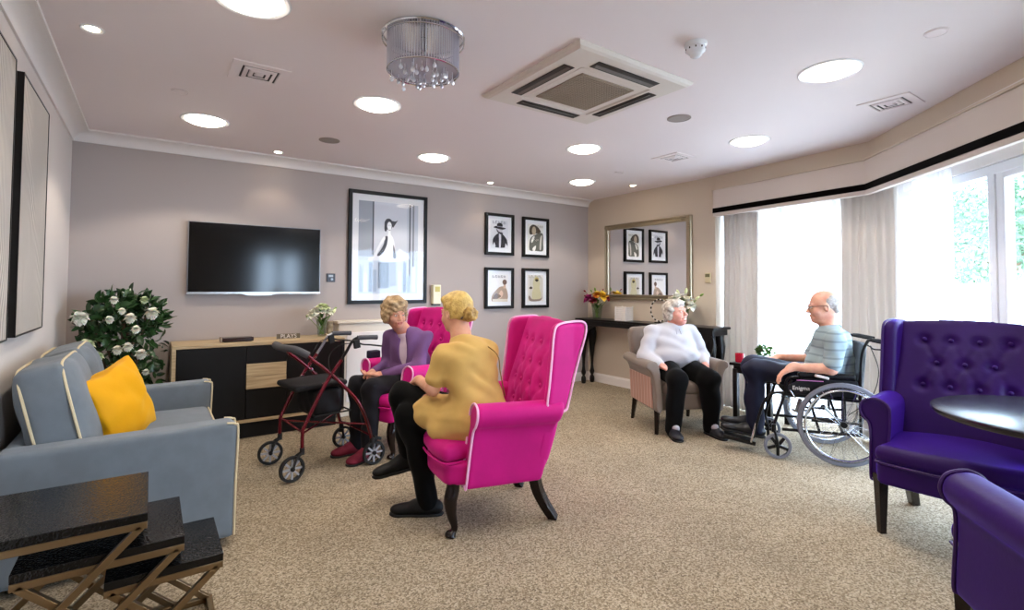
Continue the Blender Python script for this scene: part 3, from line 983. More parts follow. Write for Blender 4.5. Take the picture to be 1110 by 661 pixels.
def art_big(S):
    S(rect2(0, 0, 1, 1), ink('c3c8d2')); S(rect2(0, .4, .24, 1), ink('9ea3ad')); S(rect2(0, 0, 1, .36), ink('c9d4e2')); S(rect2(.24, .4, .80, 1), ink('cfd2da'))
    S(rect2(.22, .42, .245, 1), ink('5b5e66')); S(rect2(.84, .1, .87, 1), ink('6b6e77')); S(rect2(.9, .15, .93, 1), ink('878b94'))
    for k, (x, h_) in enumerate(((.02, .3), (.09, .22), (.17, .34), (.24, .26), (.66, .24), (.74, .35), (.81, .2), (.9, .3))):
        S(rect2(x, .02, x + .055, h_), ink(['a9b8cc', 'dfe6ef', '8fa0b5'][k % 3]))
    S(rect2(.32, .06, .5, .34), ink('7e8b9d')); S(rect2(.5, .08, .62, .35), ink('a7b1bf')); S([(.32, .34), (.5, .34), (.62, .36), (.46, .38)], ink('cdd3dc'))
    S(sp([(.16, .36), (.28, .42), (.45, .44), (.62, .42), (.8, .44), (.84, .39), (.62, .35), (.4, .36)]), ink('e6e9ee'))
    S(sp([(.62, .42), (.68, .5), (.76, .44), (.72, .39)]), ink('eceef2'))
    S(sp([(.43, .40), (.41, .50), (.44, .60), (.50, .655), (.57, .60), (.60, .48), (.61, .40), (.52, .37)]), ink('f0f1f4'))
    S(sp([(.42, .615), (.47, .63), (.46, .54), (.40, .45), (.33, .41), (.30, .42), (.36, .48), (.41, .55)]), ink('4a4c54'))
    S(sp([(.57, .54), (.60, .47), (.62, .40), (.57, .39), (.565, .46)]), ink('6a6c74'))
    S(ell2(.485, .765, .072, .062), ink('42444b')); S(sp([(.42, .76), (.415, .70), (.44, .68), (.46, .72)]), ink('42444b')); S(sp([(.54, .80), (.60, .80), (.64, .815), (.60, .77), (.56, .73), (.545, .76)]), ink('42444b'))
    S(rect2(.475, .64, .52, .72), ink('eef0f3')); S(ell2(.497, .745, .038, .046), ink('eef0f3'))
    S(sp([(.48, .70), (.50, .704), (.52, .70), (.50, .694)]), ink('8a8c94')); S(ell2(.484, .752, .006, .004, 8), ink('4a4c54')); S(ell2(.512, .752, .006, .004, 8), ink('4a4c54'))
    S(sp([(.43, .60), (.36, .52), (.27, .40), (.24, .39), (.30, .50), (.40, .62)]), ink('eceef2'))
framed('framed_picture', 'large black framed monochrome print of a seated woman, right of the television', 'picture', 0, 1.662, 2.558, 1.1225, 2.33, .038, .035, .07, art_big)
G4 = 'black framed magazine cover prints'
framed('framed_print', 'black framed print of a figure in a dark hat, upper left of the four', 'picture', 0, 3.344, 3.776, 1.709, 2.230, .036, .04, .05, art_hat, G4)
framed('framed_print', 'black framed print of a dark haired woman in grey, upper right of the four', 'picture', 0, 3.917, 4.351, 1.701, 2.226, .036, .04, .05, art_woman, G4)
framed('framed_print', 'black framed print of a tan seated figure, lower left of the four', 'picture', 0, 3.344, 3.776, 1.039, 1.552, .036, .04, .05, art_tan, G4)
framed('framed_print', 'black framed print of a pale golden gown, lower right of the four', 'picture', 0, 3.917, 4.351, 1.039, 1.556, .036, .04, .05, art_gold, G4)

# textured relief art on the left wall
def relief_mat():
    m = bpy.data.materials.new('silver_wood_relief'); m.use_nodes = True
    nt = m.node_tree; p = nt.nodes['Principled BSDF']; p.inputs['Roughness'].default_value = .45; p.inputs['Metallic'].default_value = .25
    tc = nt.nodes.new('ShaderNodeTexCoord'); mp = nt.nodes.new('ShaderNodeMapping'); mp.inputs['Scale'].default_value = (1, 1.2, .7)
    wv = nt.nodes.new('ShaderNodeTexWave'); wv.wave_type = 'BANDS'; wv.bands_direction = 'Y'; wv.inputs['Scale'].default_value = 11; wv.inputs['Distortion'].default_value = 34; wv.inputs['Detail'].default_value = 1.5; wv.inputs['Detail Scale'].default_value = .16
    nt.links.new(tc.outputs['Object'], mp.inputs[0]); nt.links.new(mp.outputs[0], wv.inputs[0])
    r = nt.nodes.new('ShaderNodeValToRGB'); r.color_ramp.elements[0].color = lin('a79e96'); r.color_ramp.elements[1].color = lin('dfd8ce')
    nt.links.new(wv.outputs['Fac'], r.inputs[0]); nt.links.new(r.outputs[0], p.inputs['Base Color'])
    b_ = nt.nodes.new('ShaderNodeBump'); b_.inputs['Strength'].default_value = .6; b_.inputs['Distance'].default_value = .01
    nt.links.new(wv.outputs['Fac'], b_.inputs['Height']); nt.links.new(b_.outputs[0], p.inputs['Normal'])
    return m
M_relief = relief_mat()
for (y0, y1, lb) in ((3.22, 3.93, 'tall black edged wood grain panel on the left wall, nearer the corner'), (2.35, 3.06, 'tall black edged wood grain panel cut by the left edge of the photo')):
    t = thing('relief_artwork', lb, 'wall art', (XL, (y0 + y1) / 2, 1.677), 0, 'wood grain wall panels')
    h2 = .615; w2 = (y1 - y0) / 2
    b = nb()
    box2(b, (.002, -w2, -h2), (.034, w2, h2)); 
    for s in (-1, 1):
        box2(b, (.034, s * w2, -h2), (.042, s * (w2 - .008), h2)); box2(b, (.034, -w2, s * h2), (.042, w2, s * (h2 - .008)))
    bm_obj('frame', b, M_black, t)
    b = nb(); box2(b, (.034, -w2 + .008, -h2 + .008), (.039, w2 - .008, h2 - .008)); bm_obj('relief_panel', b, M_relief, t)

# television
tv = thing('television', 'wide flat television with a silver edge mounted on the taupe wall', 'television', (.81, YB, 1.555))
M_screen = mat('tv_screen', '070708', rough=.12, spec=.6)
b = nb(); box2(b, (-.563, -.068, -.32), (.563, -.035, .322)); bm_obj('housing', b, M_steel, tv, bevel=.004)
b = nb(); box2(b, (-.555, -.0705, -.303), (.555, -.067, .315)); bm_obj('screen', b, M_screen, tv)
b = nb(); prism(b, [(-.563, -.305), (.563, -.305), (.563, -.322), (.15, -.322), (.11, -.337), (-.09, -.337), (-.13, -.322), (-.563, -.322)], -.074, -.06, 'y'); bm_obj('bottom_trim', b, mat('silver_trim', 'cfd0d4', rough=.25, metal=.8), tv)
b = nb(); box2(b, (-.2, -.035, -.2), (.2, -.001, .2)); bm_obj('wall_bracket', b, M_black, tv)
# wall controls
t = thing('thermostat', 'small square dark control panel on the wall right of the television', 'wall control', (1.495, YB, 1.394))
b = nb(); box2(b, (-.043, -.012, -.043), (.043, 0, .043)); bm_obj('plate', b, mat('dark_plate', '2e2c33', rough=.3), t, bevel=.003)
b = nb(); box2(b, (-.024, -.014, .008), (.02, -.011, .03)); bm_obj('display', b, mat('grey_display', 'a6a8ad', rough=.3), t)
b = nb(); lathe(b, [(0, 0), (.012, 0), (.012, -.004), (0, -.005)], 16, mat=M4((.008, -.012, -.015), (R(-90), 0, 0))); bm_obj('dial', b, M_steel, t)
t = thing('wall_dispenser', 'slim cream dispenser box on the back wall behind the rear pink armchair', 'dispenser', (2.672, YB, 1.2))
b = nb(); box2(b, (-.05, -.07, -.09), (.05, 0, .13)); bm_obj('body', b, mat('cream_plastic', 'ece5c8', rough=.4), t, bevel=.008)
b = nb(); box2(b, (-.028, -.073, .05), (.032, -.069, .11)); bm_obj('label_panel', b, mat('yellow_label', 'c9bb6a', rough=.5), t)
b = nb(); box2(b, (-.045, -.06, -.105), (.045, -.01, -.09)); bm_obj('nozzle', b, M_black, t)
t = thing('wall_thermostat', 'small gold and cream control box on the wall between mirror and curtain', 'wall control', (XR, 3.408, 1.42))
b = nb(); box2(b, (-.02, -.035, -.055), (0, .035, .055)); bm_obj('body', b, mat('beige_plastic', 'cdbf9c', rough=.4), t, bevel=.003)
b = nb(); box2(b, (-.023, -.028, .01), (-.019, .028, .045)); bm_obj('display', b, mat('olive_display', '6f6a4a', rough=.3), t)

# mirror
mi = thing('wall_mirror', 'large mirror in an ornate champagne silver frame above the console table', 'mirror', (XR, 4.30, 1.652))
M_champ = mat('champagne_silver', 'a59880', rough=.32, metal=.85, bump=.15, bscale=60)
hw, hh = .69, .503
b = nb()
def mring(bm, rings):
    prev = None
    for e, x in rings:
        cur = [bm.verts.new((x, sy * (hw - e), sz * (hh - e))) for sy, sz in ((-1, -1), (1, -1), (1, 1), (-1, 1))]
        if prev:
            for k in range(4): bm.faces.new((prev[k], prev[(k + 1) % 4], cur[(k + 1) % 4], cur[k]))
        prev = cur
mring(b, [(0, 0), (0, -.022), (.006, -.032), (.014, -.034), (.020, -.026), (.03, -.022), (.045, -.03), (.055, -.036), (.064, -.03), (.07, -.016), (.07, -.004)])
bm_obj('frame', b, M_champ, mi, smooth=True, angle=25)
b = nb()
for sy in (-1, 1):
    for sz in (-1, 1):
        cy, cz = sy * (hw - .035), sz * (hh - .035)
        for k in range(7):
            a = 2 * PI * k / 7
            lathe(b, [(0, .010), (.010, .007), (.014, 0), (0, -.002)], 8, mat=M4((-.03, cy + .02 * math.cos(a), cz + .02 * math.sin(a)), (0, R(-90), 0)))
        lathe(b, [(0, .016), (.012, .01), (.015, 0)], 10, mat=M4((-.03, cy, cz), (0, R(-90), 0)))
        for dy, dz in ((1, 0), (0, 1)):
            for q in (1, 2, 3):
                lathe(b, [(0, .009), (.009, .005), (.012, 0)], 8, mat=M4((-.03, cy - sy * dy * (.03 + .022 * q), cz - sz * dz * (.03 + .022 * q)), (0, R(-90), 0)))
bm_obj('corner_ornament', b, M_champ, mi, smooth=True)
for e in (.012, .062):
    b = nb()
    for (y0, z0, y1, z1) in ((-hw + e, -hh + e, hw - e, -hh + e), (hw - e, -hh + e, hw - e, hh - e), (hw - e, hh - e, -hw + e, hh - e), (-hw + e, hh - e, -hw + e, -hh + e)):
        L = math.hypot(y1 - y0, z1 - z0); n = int(L / .022)
        for k in range(n):
            f_ = (k + .5) / n
            lathe(b, [(0, .006), (.005, .004), (.007, 0)], 6, mat=M4((-.031, y0 + (y1 - y0) * f_, z0 + (z1 - z0) * f_), (0, R(-90), 0)))
    bm_obj('bead_moulding', b, M_champ, mi, smooth=True)
b = nb(); box2(b, (-.010, -hw + .066, -hh + .066), (-.004, hw - .066, hh - .066)); bm_obj('mirror_glass', b, mat('mirror_silver', 'f2f2f2', rough=0.0, metal=1.0), mi)

# ================================================================== credenza and what stands on it
def oak(name, c1, c2, axis_scale=(2, 30, 30)):
    m = bpy.data.materials.new(name); m.use_nodes = True
    nt = m.node_tree; p = nt.nodes['Principled BSDF']; p.inputs['Roughness'].default_value = .5
    tc = nt.nodes.new('ShaderNodeTexCoord'); mp = nt.nodes.new('ShaderNodeMapping'); mp.inputs['Scale'].default_value = axis_scale
    n = nt.nodes.new('ShaderNodeTexNoise'); n.inputs['Scale'].default_value = 2; n.inputs['Detail'].default_value = 5
    nt.links.new(tc.outputs['Object'], mp.inputs[0]); nt.links.new(mp.outputs[0], n.inputs['Vector'])
    r = nt.nodes.new('ShaderNodeValToRGB'); r.color_ramp.elements[0].color = lin(c1); r.color_ramp.elements[1].color = lin(c2); r.color_ramp.elements[0].position = .35; r.color_ramp.elements[1].position = .65
    nt.links.new(n.outputs['Fac'], r.inputs[0]); nt.links.new(r.outputs[0], p.inputs['Base Color'])
    return m
M_oak = oak('limed_oak', 'a8906c', 'c7b08a')
M_ebony = mat('ebony_panel', '100e0d', rough=.5, spec=.3)
cr = thing('credenza', 'long black sideboard with limed oak top and two small oak drawer fronts under the television', 'sideboard', (.825, 5.105, 0))
x0, x1, y0, y1, zt = -.685, .685, -.212, .225, .822
b = nb(); box2(b, (x0, y0, zt - .03), (x1, y1, zt)); bm_obj('top', b, M_oak, cr, bevel=.002)
for s, nm in ((x0, 0), (x1 - .03, 1)):
    b = nb(); box2(b, (s, y0, .14), (s + .03, y1, zt - .03)); bm_obj('side_panel', b, M_oak if nm == 0 else M_ebony, cr, bevel=.002)
b = nb(); box2(b, (x0, y0, .14), (x1, y1, .165)); bm_obj('bottom_rail', b, M_oak, cr)
b = nb(); box2(b, (x0 + .03, y0 + .02, .165), (x1 - .03, y1, zt - .03)); bm_obj('carcass', b, M_ebony, cr)
for (a, c) in ((x0 + .035, -.152), (.175, x1 - .035)):
    b = nb(); box2(b, (a, y0 + .003, .17), (c, y0 + .022, zt - .035)); bm_obj('door', b, M_ebony, cr, bevel=.0015)
for (za, zb_) in ((.17, .415), (.64, zt - .035)):
    b = nb(); box2(b, (-.148, y0 + .003, za), (.171, y0 + .022, zb_)); bm_obj('drawer', b, M_ebony, cr, bevel=.0015)
for (za, zb_) in ((.421, .527), (.530, .636)):
    b = nb(); box2(b, (-.148, y0 - .002, za), (.171, y0 + .022, zb_)); o = bm_obj('drawer', b, M_oak, cr, bevel=.0015); o['label'] = 'pale limed oak drawer front'
b = nb(); box2(b, (x0 + .06, y0 + .05, 0), (x1 - .06, y1 - .03, .14)); bm_obj('plinth', b, M_ebony, cr)

t = thing('media_box', 'flat glossy dark brown box lying on the sideboard below the television', 'box', (.615, 5.03, .822))
b = nb(); box2(b, (-.115, -.06, .004), (.125, .06, .038)); bm_obj('body', b, mat('dark_brown_gloss', '2a1512', rough=.2), t, bevel=.006)
b = nb(); box2(b, (-.13, -.055, .002), (-.115, .055, .042)); bm_obj('end_panel', b, mat('beige_end', '8e7c6c', rough=.4), t, bevel=.002)
b = nb(); box2(b, (-.10, -.05, 0), (.11, .05, .006)); bm_obj('base', b, M_black, t)
t = thing('letter_block_sign', 'row of small white letter blocks on a dark strip standing on the sideboard', 'sign', (1.045, 5.08, .822))
b = nb(); box2(b, (-.1, -.012, 0), (.1, .012, .044)); bm_obj('strip', b, mat('grey_brown_strip', '6a6152', rough=.5), t)
text_mesh('PLAYS', .052, M_white, t, (0, -.0135, .021), (R(90), 0, 0), .001)

M_vase = glass_mat('vase_glass', 'eef4f0', .02, 1.3)
M_stem = mat('flower_stem', '6f8f3a', rough=.5)
M_leafgreen = mat('fresh_leaf', '4f7a33', rough=.45, var=.3, vscale=30)
M_petal_white = mat('white_petal', 'f2f0e0', rough=.5, sss=.1)
def petal_mesh(bm, c, dirv, L, W, cup=.35, mi=0, n=5):
    d = Vector(dirv).normalized()
    s = d.cross(Vector((0, 0, 1)));
    if s.length < .1: s = Vector((1, 0, 0))
    s.normalize(); nn = s.cross(d)
    rows = []
    for k in range(n + 1):
        t_ = k / n; w_ = W * .5 * math.sin(PI * min(1, .12 + t_ * .88)) ** .7 if k < n else 0.001
        q = Vector(c) + d * L * t_ + nn * L * cup * t_ * t_
        rows.append([bm.verts.new(q - s * w_ + nn * w_ * .35), bm.verts.new(q), bm.verts.new(q + s * w_ + nn * w_ * .35)])
    for a, e in zip(rows[:-1], rows[1:]):
        for j in range(2): bm.faces.new((a[j], a[j + 1], e[j + 1], e[j])).material_index = mi
def flower_head(bm, c, axis, r_, npet, layers=2, cup=-.3, seed=0, mi=0):
    ax = Vector(axis).normalized()
    q = Vector((0, 0, 1)).rotation_difference(ax).to_matrix()
    rr = random.Random(seed)
    for l in range(layers):
        for k in range(npet):
            a = 2 * PI * (k + .5 * l) / npet + rr.uniform(-.1, .1)
            el = .35 + .55 * l
            d = q @ Vector((math.cos(a) * math.cos(el), math.sin(a) * math.cos(el), math.sin(el)))
            petal_mesh(bm, c, d, r_ * (1 - .2 * l), r_ * .85, -.35, mi)
def vase_of_flowers(name, label, loc, vase_prof, heads, stem_to=.02, leaves=8, seed=1, group=None, leafmat=None):
    t = thing(name, label, 'flowers', loc, 0, group)
    b = nb(); lathe(b, vase_prof, 32); bm_obj('vase', b, M_vase, t, smooth=True)
    rr = random.Random(seed)
    b = nb()
    for (p, c, r_, kind) in heads:
        tube(b, smoothpath([(rr.uniform(-.02, .02), rr.uniform(-.02, .02), stem_to), (p[0] * .3, p[1] * .3, p[2] * .5), p], 5), .0028, 5)
    bm_obj('stems', b, M_stem, t, smooth=True)
    for i, (p, c, r_, kind) in enumerate(heads):
        b = nb(); ax = Vector((p[0] * 2, p[1] * 2, .22))
        if kind == 'bud':
            lathe(b, [(0, 0), (r_ * .35, r_ * .3), (r_ * .45, r_ * .9), (r_ * .3, r_ * 1.5), (0, r_ * 1.9)], 8, mat=Matrix.Translation(p) @ Vector((0, 0, 1)).rotation_difference(ax.normalized()).to_matrix().to_4x4())
        else:
            flower_head(b, p, ax, r_ * 1.25, 6 if kind == 'lily' else 9, 2 if kind == 'lily' else 3, seed=i)
            lathe(b, [(0, -.004), (r_ * .22, 0), (r_ * .15, r_ * .2), (0, r_ * .25)], 8, mat=Matrix.Translation(p) @ Vector((0, 0, 1)).rotation_difference(ax.normalized()).to_matrix().to_4x4())
        bm_obj('flower', b, c, t, smooth=True)
    b = nb()
    for k in range(leaves):
        a = rr.uniform(0, 2 * PI); z = rr.uniform(.45, .9) * max(h[0][2] for h in heads)
        petal_mesh(b, (.02 * math.cos(a), .02 * math.sin(a), z * .75), (math.cos(a) * .7, math.sin(a) * .7, rr.uniform(.5, 1.2)), rr.uniform(.07, .13), .026, -.3)
    o = bm_obj('leaves', b, leafmat or M_leafgreen, t, smooth=True)
    return t
vprof = [(0, .004), (.035, .004), (.038, 0), (.042, .004), (.046, .05), (.05, .10), (.058, .16), (.056, .16), (.048, .10), (.043, .05), (.038, .012), (0, .01)]
w_ = M_petal_white
yw = mat('green_white_petal', 'dfe6b4', rough=.5)
vase_of_flowers('flower_vase', 'clear vase of white and lime flowers on the sideboard, behind the walker', (1.355, 5.12, .822), [(r * .9, z) for r, z in vprof],
    [((-.085, -.02, .21), w_, .062, 'r'), ((-.04, -.04, .245), w_, .066, 'r'), ((.0, -.03, .275), yw, .06, 'r'), ((.035, -.05, .24), w_, .055, 'r'), ((-.01, .04, .25), w_, .05, 'r'), ((.09, -.01, .215), yw, .035, 'bud'), ((.11, .02, .24), M_stem, .03, 'bud'), ((-.11, .0, .17), M_stem, .03, 'bud'), ((.06, .03, .215), w_, .045, 'r')], leaves=12, seed=3)
t = thing('ornament', 'small mottled stone and wood ornament at the right end of the sideboard', 'ornament', (1.462, 5.23, .822))
b = nb(); box2(b, (-.045, -.03, 0), (.045, .03, .012)); bm_obj('base', b, M_oak, t, bevel=.002)
s = SDF((-.05, -.04, 0), (.05, .04, .15), .005); s.box((0, 0, .075), (.028, .02, .065), .012).ell((.005, -.012, .09), (.02, .018, .02), k=.01); s.obj('figure', mat('mottled_stone', 'b3a387', rough=.6, var=.5, vscale=30), t)

# cream radiator cover right of the sideboard
t = thing('radiator_cover', 'low cream panelled radiator cover against the wall beside the sideboard', 'radiator cover', (2.1, YB, 0))
b = nb(); box2(b, (-.56, -.15, .0), (.56, -.001, .93)); bm_obj('casing', b, mat('cream_gloss', 'ddd3c3', rough=.4), t, bevel=.004)
b = nb(); box2(b, (-.58, -.17, .93), (.58, -.001, .958)); bm_obj('shelf', b, mat('cream_gloss', 'ddd3c3', rough=.4), t, bevel=.006)
b = nb(); box2(b, (-.48, -.156, .14), (.48, -.148, .84)); bm_obj('front_panel', b, M_white, t, bevel=.004)

# ================================================================== console table with vases
M_ebon = mat('ebonised_wood', '0a0706', rough=.3, spec=.35)
cy0, cy1 = 3.14, 5.27
ct = thing('console_table', 'long black console table with curved baluster legs under the mirror', 'console table', (4.94, (cy0 + cy1) / 2, 0))
L2 = (cy1 - cy0) / 2
b = nb(); box2(b, (-.16, -L2, .862), (.155, L2, .888)); bm_obj('top', b, M_ebon, ct, bevel=.005, segs=3)
b = nb(); box2(b, (-.135, -L2 + .03, .80), (.14, L2 - .03, .862)); bm_obj('apron', b, M_ebon, ct, bevel=.003)
legp = [(.022, 0), (.03, .01), (.034, .05), (.030, .085), (.018, .10), (.018, .11), (.030, .135), (.034, .155), (.022, .19), (.017, .24), (.022, .34), (.040, .50), (.060, .62), (.064, .68), (.050, .76), (.052, .80)]
for sx in (-.08, .078):
    for sy in (-L2 + .09, L2 - .09):
        b = nb(); lathe(b, legp, 16, (sx, sy, 0)); bm_obj('leg', b, M_ebon, ct, smooth=True)
b = nb()
for s in (-1, 1):
    pts = sp([(s * (L2 - .05), .80), (s * (L2 - .05), .60), (s * (L2 - .11), .55), (s * (L2 - .15), .66), (s * (L2 - .3), .77), (s * (L2 - .4), .80)])
    prism(b, [(p[0], p[1]) for p in pts], -.13, -.115, 'x')
bm_obj('bracket', b, M_ebon, ct)

org = [mat('orange_petal', 'e07b28', rough=.5), mat('yellow_petal', 'f0c43a', rough=.5), mat('magenta_petal', 'b5357f', rough=.5), mat('crimson_petal', '8e1f2c', rough=.5), mat('pink_petal', 'e09aa0', rough=.5)]
vase_of_flowers('flower_vase', 'glass vase of magenta, yellow and red flowers on the corner end of the console table', (4.94, 5.0, .888),
    [(r * 1.35, z * 1.15) for r, z in vprof],
    [((.0, -.10, .30), org[1], .085, 'lily'), ((-.02, -.02, .33), org[1], .06, 'lily'), ((-.06, .10, .27), org[2], .07, 'r'), ((-.02, .05, .25), org[2], .065, 'r'), ((-.05, .0, .23), org[3], .05, 'r'), ((-.05, -.05, .31), org[0], .05, 'r'), ((0, .22, .36), org[3], .028, 'bud'), ((0, .21, .29), org[3], .028, 'bud'), ((.02, .12, .36), M_stem, .025, 'bud'), ((.0, -.20, .27), org[3], .03, 'r'), ((-.02, -.12, .38), org[3], .02, 'bud'), ((.03, .02, .30), org[4], .05, 'r'), ((.0, .03, .37), M_stem, .03, 'bud')], leaves=14, seed=9)
t = thing('slatted_lantern', 'white square slatted lantern box on the console table, under the left of the mirror', 'lantern', (4.93, 4.51, .888), R(8))
b = nb()
for k in range(8):
    z = .012 + k * .0215
    for s in (-1, 1):
        box(b, (s * .073, 0, z), (.008, .15, .018)); box(b, (0, s * .073, z), (.15, .008, .018))
bm_obj('slats', b, M_white, t, bevel=.002)
b = nb()
for sx in (-1, 1):
    for sy in (-1, 1): box(b, (sx * .076, sy * .076, .09), (.014, .014, .18))
box(b, (0, 0, .004), (.15, .15, .008)); bm_obj('corner_posts', b, M_white, t, bevel=.002)
b = nb(); lathe(b, [(0, .008), (.035, .008), (.035, .11), (.01, .115), (0, .11)], 20); bm_obj('candle', b, mat('candle_wax', 'efe6d2', rough=.5, sss=.2), t, smooth=True)
vase_of_flowers('flower_vase', 'glass vase of white lilies on the console table, beside the laughing woman', (4.93, 3.62, .888),
    [(r * 1.15, z * 1.1) for r, z in vprof],
    [((-.05, .12, .26), w_, .075, 'lily'), ((-.06, .04, .30), w_, .08, 'lily'), ((-.03, -.08, .27), w_, .075, 'lily'), ((.0, -.03, .35), yw, .04, 'bud'), ((.0, -.16, .29), yw, .035, 'bud'), ((-.05, -.14, .22), w_, .06, 'lily'), ((.02, .07, .34), yw, .04, 'bud'), ((.02, -.2, .33), M_stem, .03, 'bud'), ((-.07, .0, .2), w_, .06, 'lily')], leaves=18, seed=5)
t = thing('beaded_ring', 'upright ring of black and white beads on the console table behind the laughing woman', 'ornament', (4.93, 3.95, .888))
b = nb(); b2 = nb()
for k in range(30):
    a = 2 * PI * k / 30
    lathe(b if k % 2 else b2, [(0, .010), (.008, .007), (.011, 0), (.008, -.007), (0, -.010)], 10, (0, .13 * math.cos(a), .152 + .13 * math.sin(a)))
bm_obj('black_beads', b, M_black, t, smooth=True); bm_obj('white_beads', b2, M_white, t, smooth=True)
b = nb(); tube(b, [(0, .13 * math.cos(2 * PI * k / 40), .152 + .13 * math.sin(2 * PI * k / 40)) for k in range(40)], .003, 6, closed=True); box(b, (0, 0, .006), (.05, .12, .012)); box(b, (0, 0, .014), (.02, .02, .012)); bm_obj('stand', b, M_black, t)
# ================================================================== upholstered furniture
M_pink = mat('pink_velvet', 'c80f7c', rough=.6, sheen=.5, sheen_tint='ff6cc8', spec=.25, bump=.04, bscale=60, var=.12, vscale=6)
M_pipe = mat('pale_pink_piping', 'f2b6dc', rough=.5)
M_purple = mat('purple_velvet', '2b0756', rough=.5, sheen=.5, sheen_tint='6a38ff', spec=.25, bump=.04, bscale=60, var=.15, vscale=6)
M_purple_d = mat('purple_piping', '34105a', rough=.5)
M_darkleg = mat('dark_mahogany', '160b09', rough=.25, spec=.4)

def wing_chair(name, label, loc, rotz, cloth, pipe, cabriole, group=None, lat=.33, res=.009, tuft_rows=((.98, 4), (.86, 3), (.74, 4), (.62, 3))):
    """origin on the floor under the seat; +y is the front, x to the side.  All sizes in metres."""
    t = thing(name, label, 'armchair', loc, rotz, group)
    HEM = .27
    back_y = lambda z: -.25 - (z - HEM) * .30          # rear surface line (leans back)
    # seat base with a bowed front
    s = SDF((-lat, -.30, HEM - .02), (lat, .36, .42), res)
    poly = sp([(-lat + .03, -.24), (-lat + .03, .15), (-lat + .04, .24), (-lat + .07, .295), (-.16, .315), (0, .33), (.16, .315), (lat - .07, .295), (lat - .04, .24), (lat - .03, .15), (lat - .03, -.24), (0, -.25)])
    slab(s, poly, 2, HEM, .385, .02)
    s.obj('seat_base', cloth, t)
    # seat cushion, puffed
    s = SDF((-lat, -.28, .36), (lat, .37, .53), res)
    poly = sp([(-lat + .075, -.14), (-lat + .065, .17), (-lat + .05, .25), (-lat + .06, .31), (-.14, .345), (0, .352), (.14, .345), (lat - .06, .31), (lat - .05, .25), (lat - .065, .17), (lat - .075, -.14), (0, -.15)])
    slab(s, poly, 2, .385, .478, .042)
    s.ell((0, .04, .455), (.24, .26, .045), k=.04)
    o = s.obj('seat_cushion', cloth, t, smooth_it=3)
    b = nb(); tube(b, [(x * 1.0, y * 1.0, .388) for x, y in poly][::2], .006, 6, closed=True); bm_obj('piping', b, pipe if pipe is not M_pipe else cloth, o, smooth=True)
    # arms: scroll profile seen from the front (x,z), extruded along y
    for sx in (-1, 1):
        s = SDF((min(sx * (lat - .12), sx * (lat + .07)), -.42, HEM - .02), (max(sx * (lat - .12), sx * (lat + .07)), .20, .74), res)
        prof = sp([(sx * (lat - .03), HEM), (sx * (lat - .075), HEM), (sx * (lat - .085), .45), (sx * (lat - .09), .60), (sx * (lat - .08), .66), (sx * (lat - .03), .69), (sx * (lat + .03), .675), (sx * (lat + .05), .63), (sx * (lat + .035), .585), (sx * (lat + .005), .55), (sx * (lat - .003), .45), (sx * (lat - .005), HEM)])
        slab(s, prof, 1, -.46, .175, .012, warp=lambda X, Y, Z: (X, Y + (Z - .5) * .12, Z + (Y - .15) * -.02))
        s.apply(lambda X, Y, Z: (back_y(Z) + .02 - Y) * .95 + 0 * X, s.lo, s.lo + s.res * s.n, .02, 'and')
        arm = s.obj('arm', cloth, t)
        b = nb(); tube(b, [(x, .177 - (z - .5) * .12, z + .0005) for x, z in prof], .0065, 6, closed=True); bm_obj('piping', b, pipe, arm, smooth=True)
    # back: leaning slab with buttons
    s = SDF((-lat, -.58, HEM), (lat, -.08, 1.19), res)
    crest = [(-lat + .04, HEM), (-lat + .045, .9), (-lat + .045, 1.08), (-lat + .07, 1.118), (-.12, 1.128), (0, 1.13), (.12, 1.128), (lat - .07, 1.118), (lat - .045, 1.08), (lat - .045, .9), (lat - .04, HEM)]
    slab(s, sp(crest), 1, -.25, -.14, .035, warp=lambda X, Y, Z: (X, Y + (Z - HEM) * .30, Z))
    fy = lambda z: -.14 - (z - HEM) * .30
    s.apply(lambda X, Y, Z: (np.sqrt(((X) / .23) ** 2 + ((Y - (fy(.8) - .03) - (.8 - Z) * .30) / .06) ** 2 + ((Z - .77) / .29) ** 2) - 1) * .05, (-.25, -.55, .4), (.25, -.1, 1.12), .05)
    btn = []
    for z, n in tuft_rows:
        for k in range(n):
            x = (k - (n - 1) / 2) * .125
            bulge = .03 * max(0, 1 - (x / .25) ** 2 - ((z - .8) / .4) ** 2)
            btn.append((x, fy(z) + bulge - .002, z))
    for i, (x, y, z) in enumerate(btn):
        s.ell((x, y + .012, z), (.028, .024, .028), k=.03, op='cut')
        for (x2, y2, z2) in btn[i + 1:]:
            if .05 < abs(z - z2) < .14 and abs(x - x2) < .08:
                s.cap((x, y + .016, z), (x2, y2 + .016, z2), .009, k=.02, op='cut')
    back = s.obj('backrest', cloth, t)
    for (x, y, z) in btn:
        b = nb(); lathe(b, [(0, .008), (.008, .006), (.013, 0), (0, -.004)], 12, mat=M4((x, y - .004, z), (R(-90 + 16), 0, 0))); bm_obj('button', b, cloth, back, smooth=True)
    # wings
    for sx in (-1, 1):
        w = [(-.26, .62), (-.24, .665), (-.255, .78), (-.27, .92), (-.283, 1.04), (-.31, 1.095), (-.40, 1.11), (-.485, 1.105), (-.50, 1.05), (-.455, .9), (-.42, .78), (-.385, .66), (-.36, .62)]
        wp = sp(w)
        f0, f1 = sorted((sx * (lat - .075), sx * (lat - .005)))
        s = SDF((min(f0, f0 + sx * .07) - .02, -.56, .58), (max(f1, f1 + sx * .07) + .02, -.2, 1.14), res)
        wr = lambda X, Y, Z, sx=sx: (X - sx * np.clip(Y + .42, 0, 1) * .22 - sx * .0 * Z, Y, Z)
        slab(s, wp, 0, f0, f1, .026, warp=wr)
        wing = s.obj('wing', cloth, t)
        xo = sx * (lat - .008)
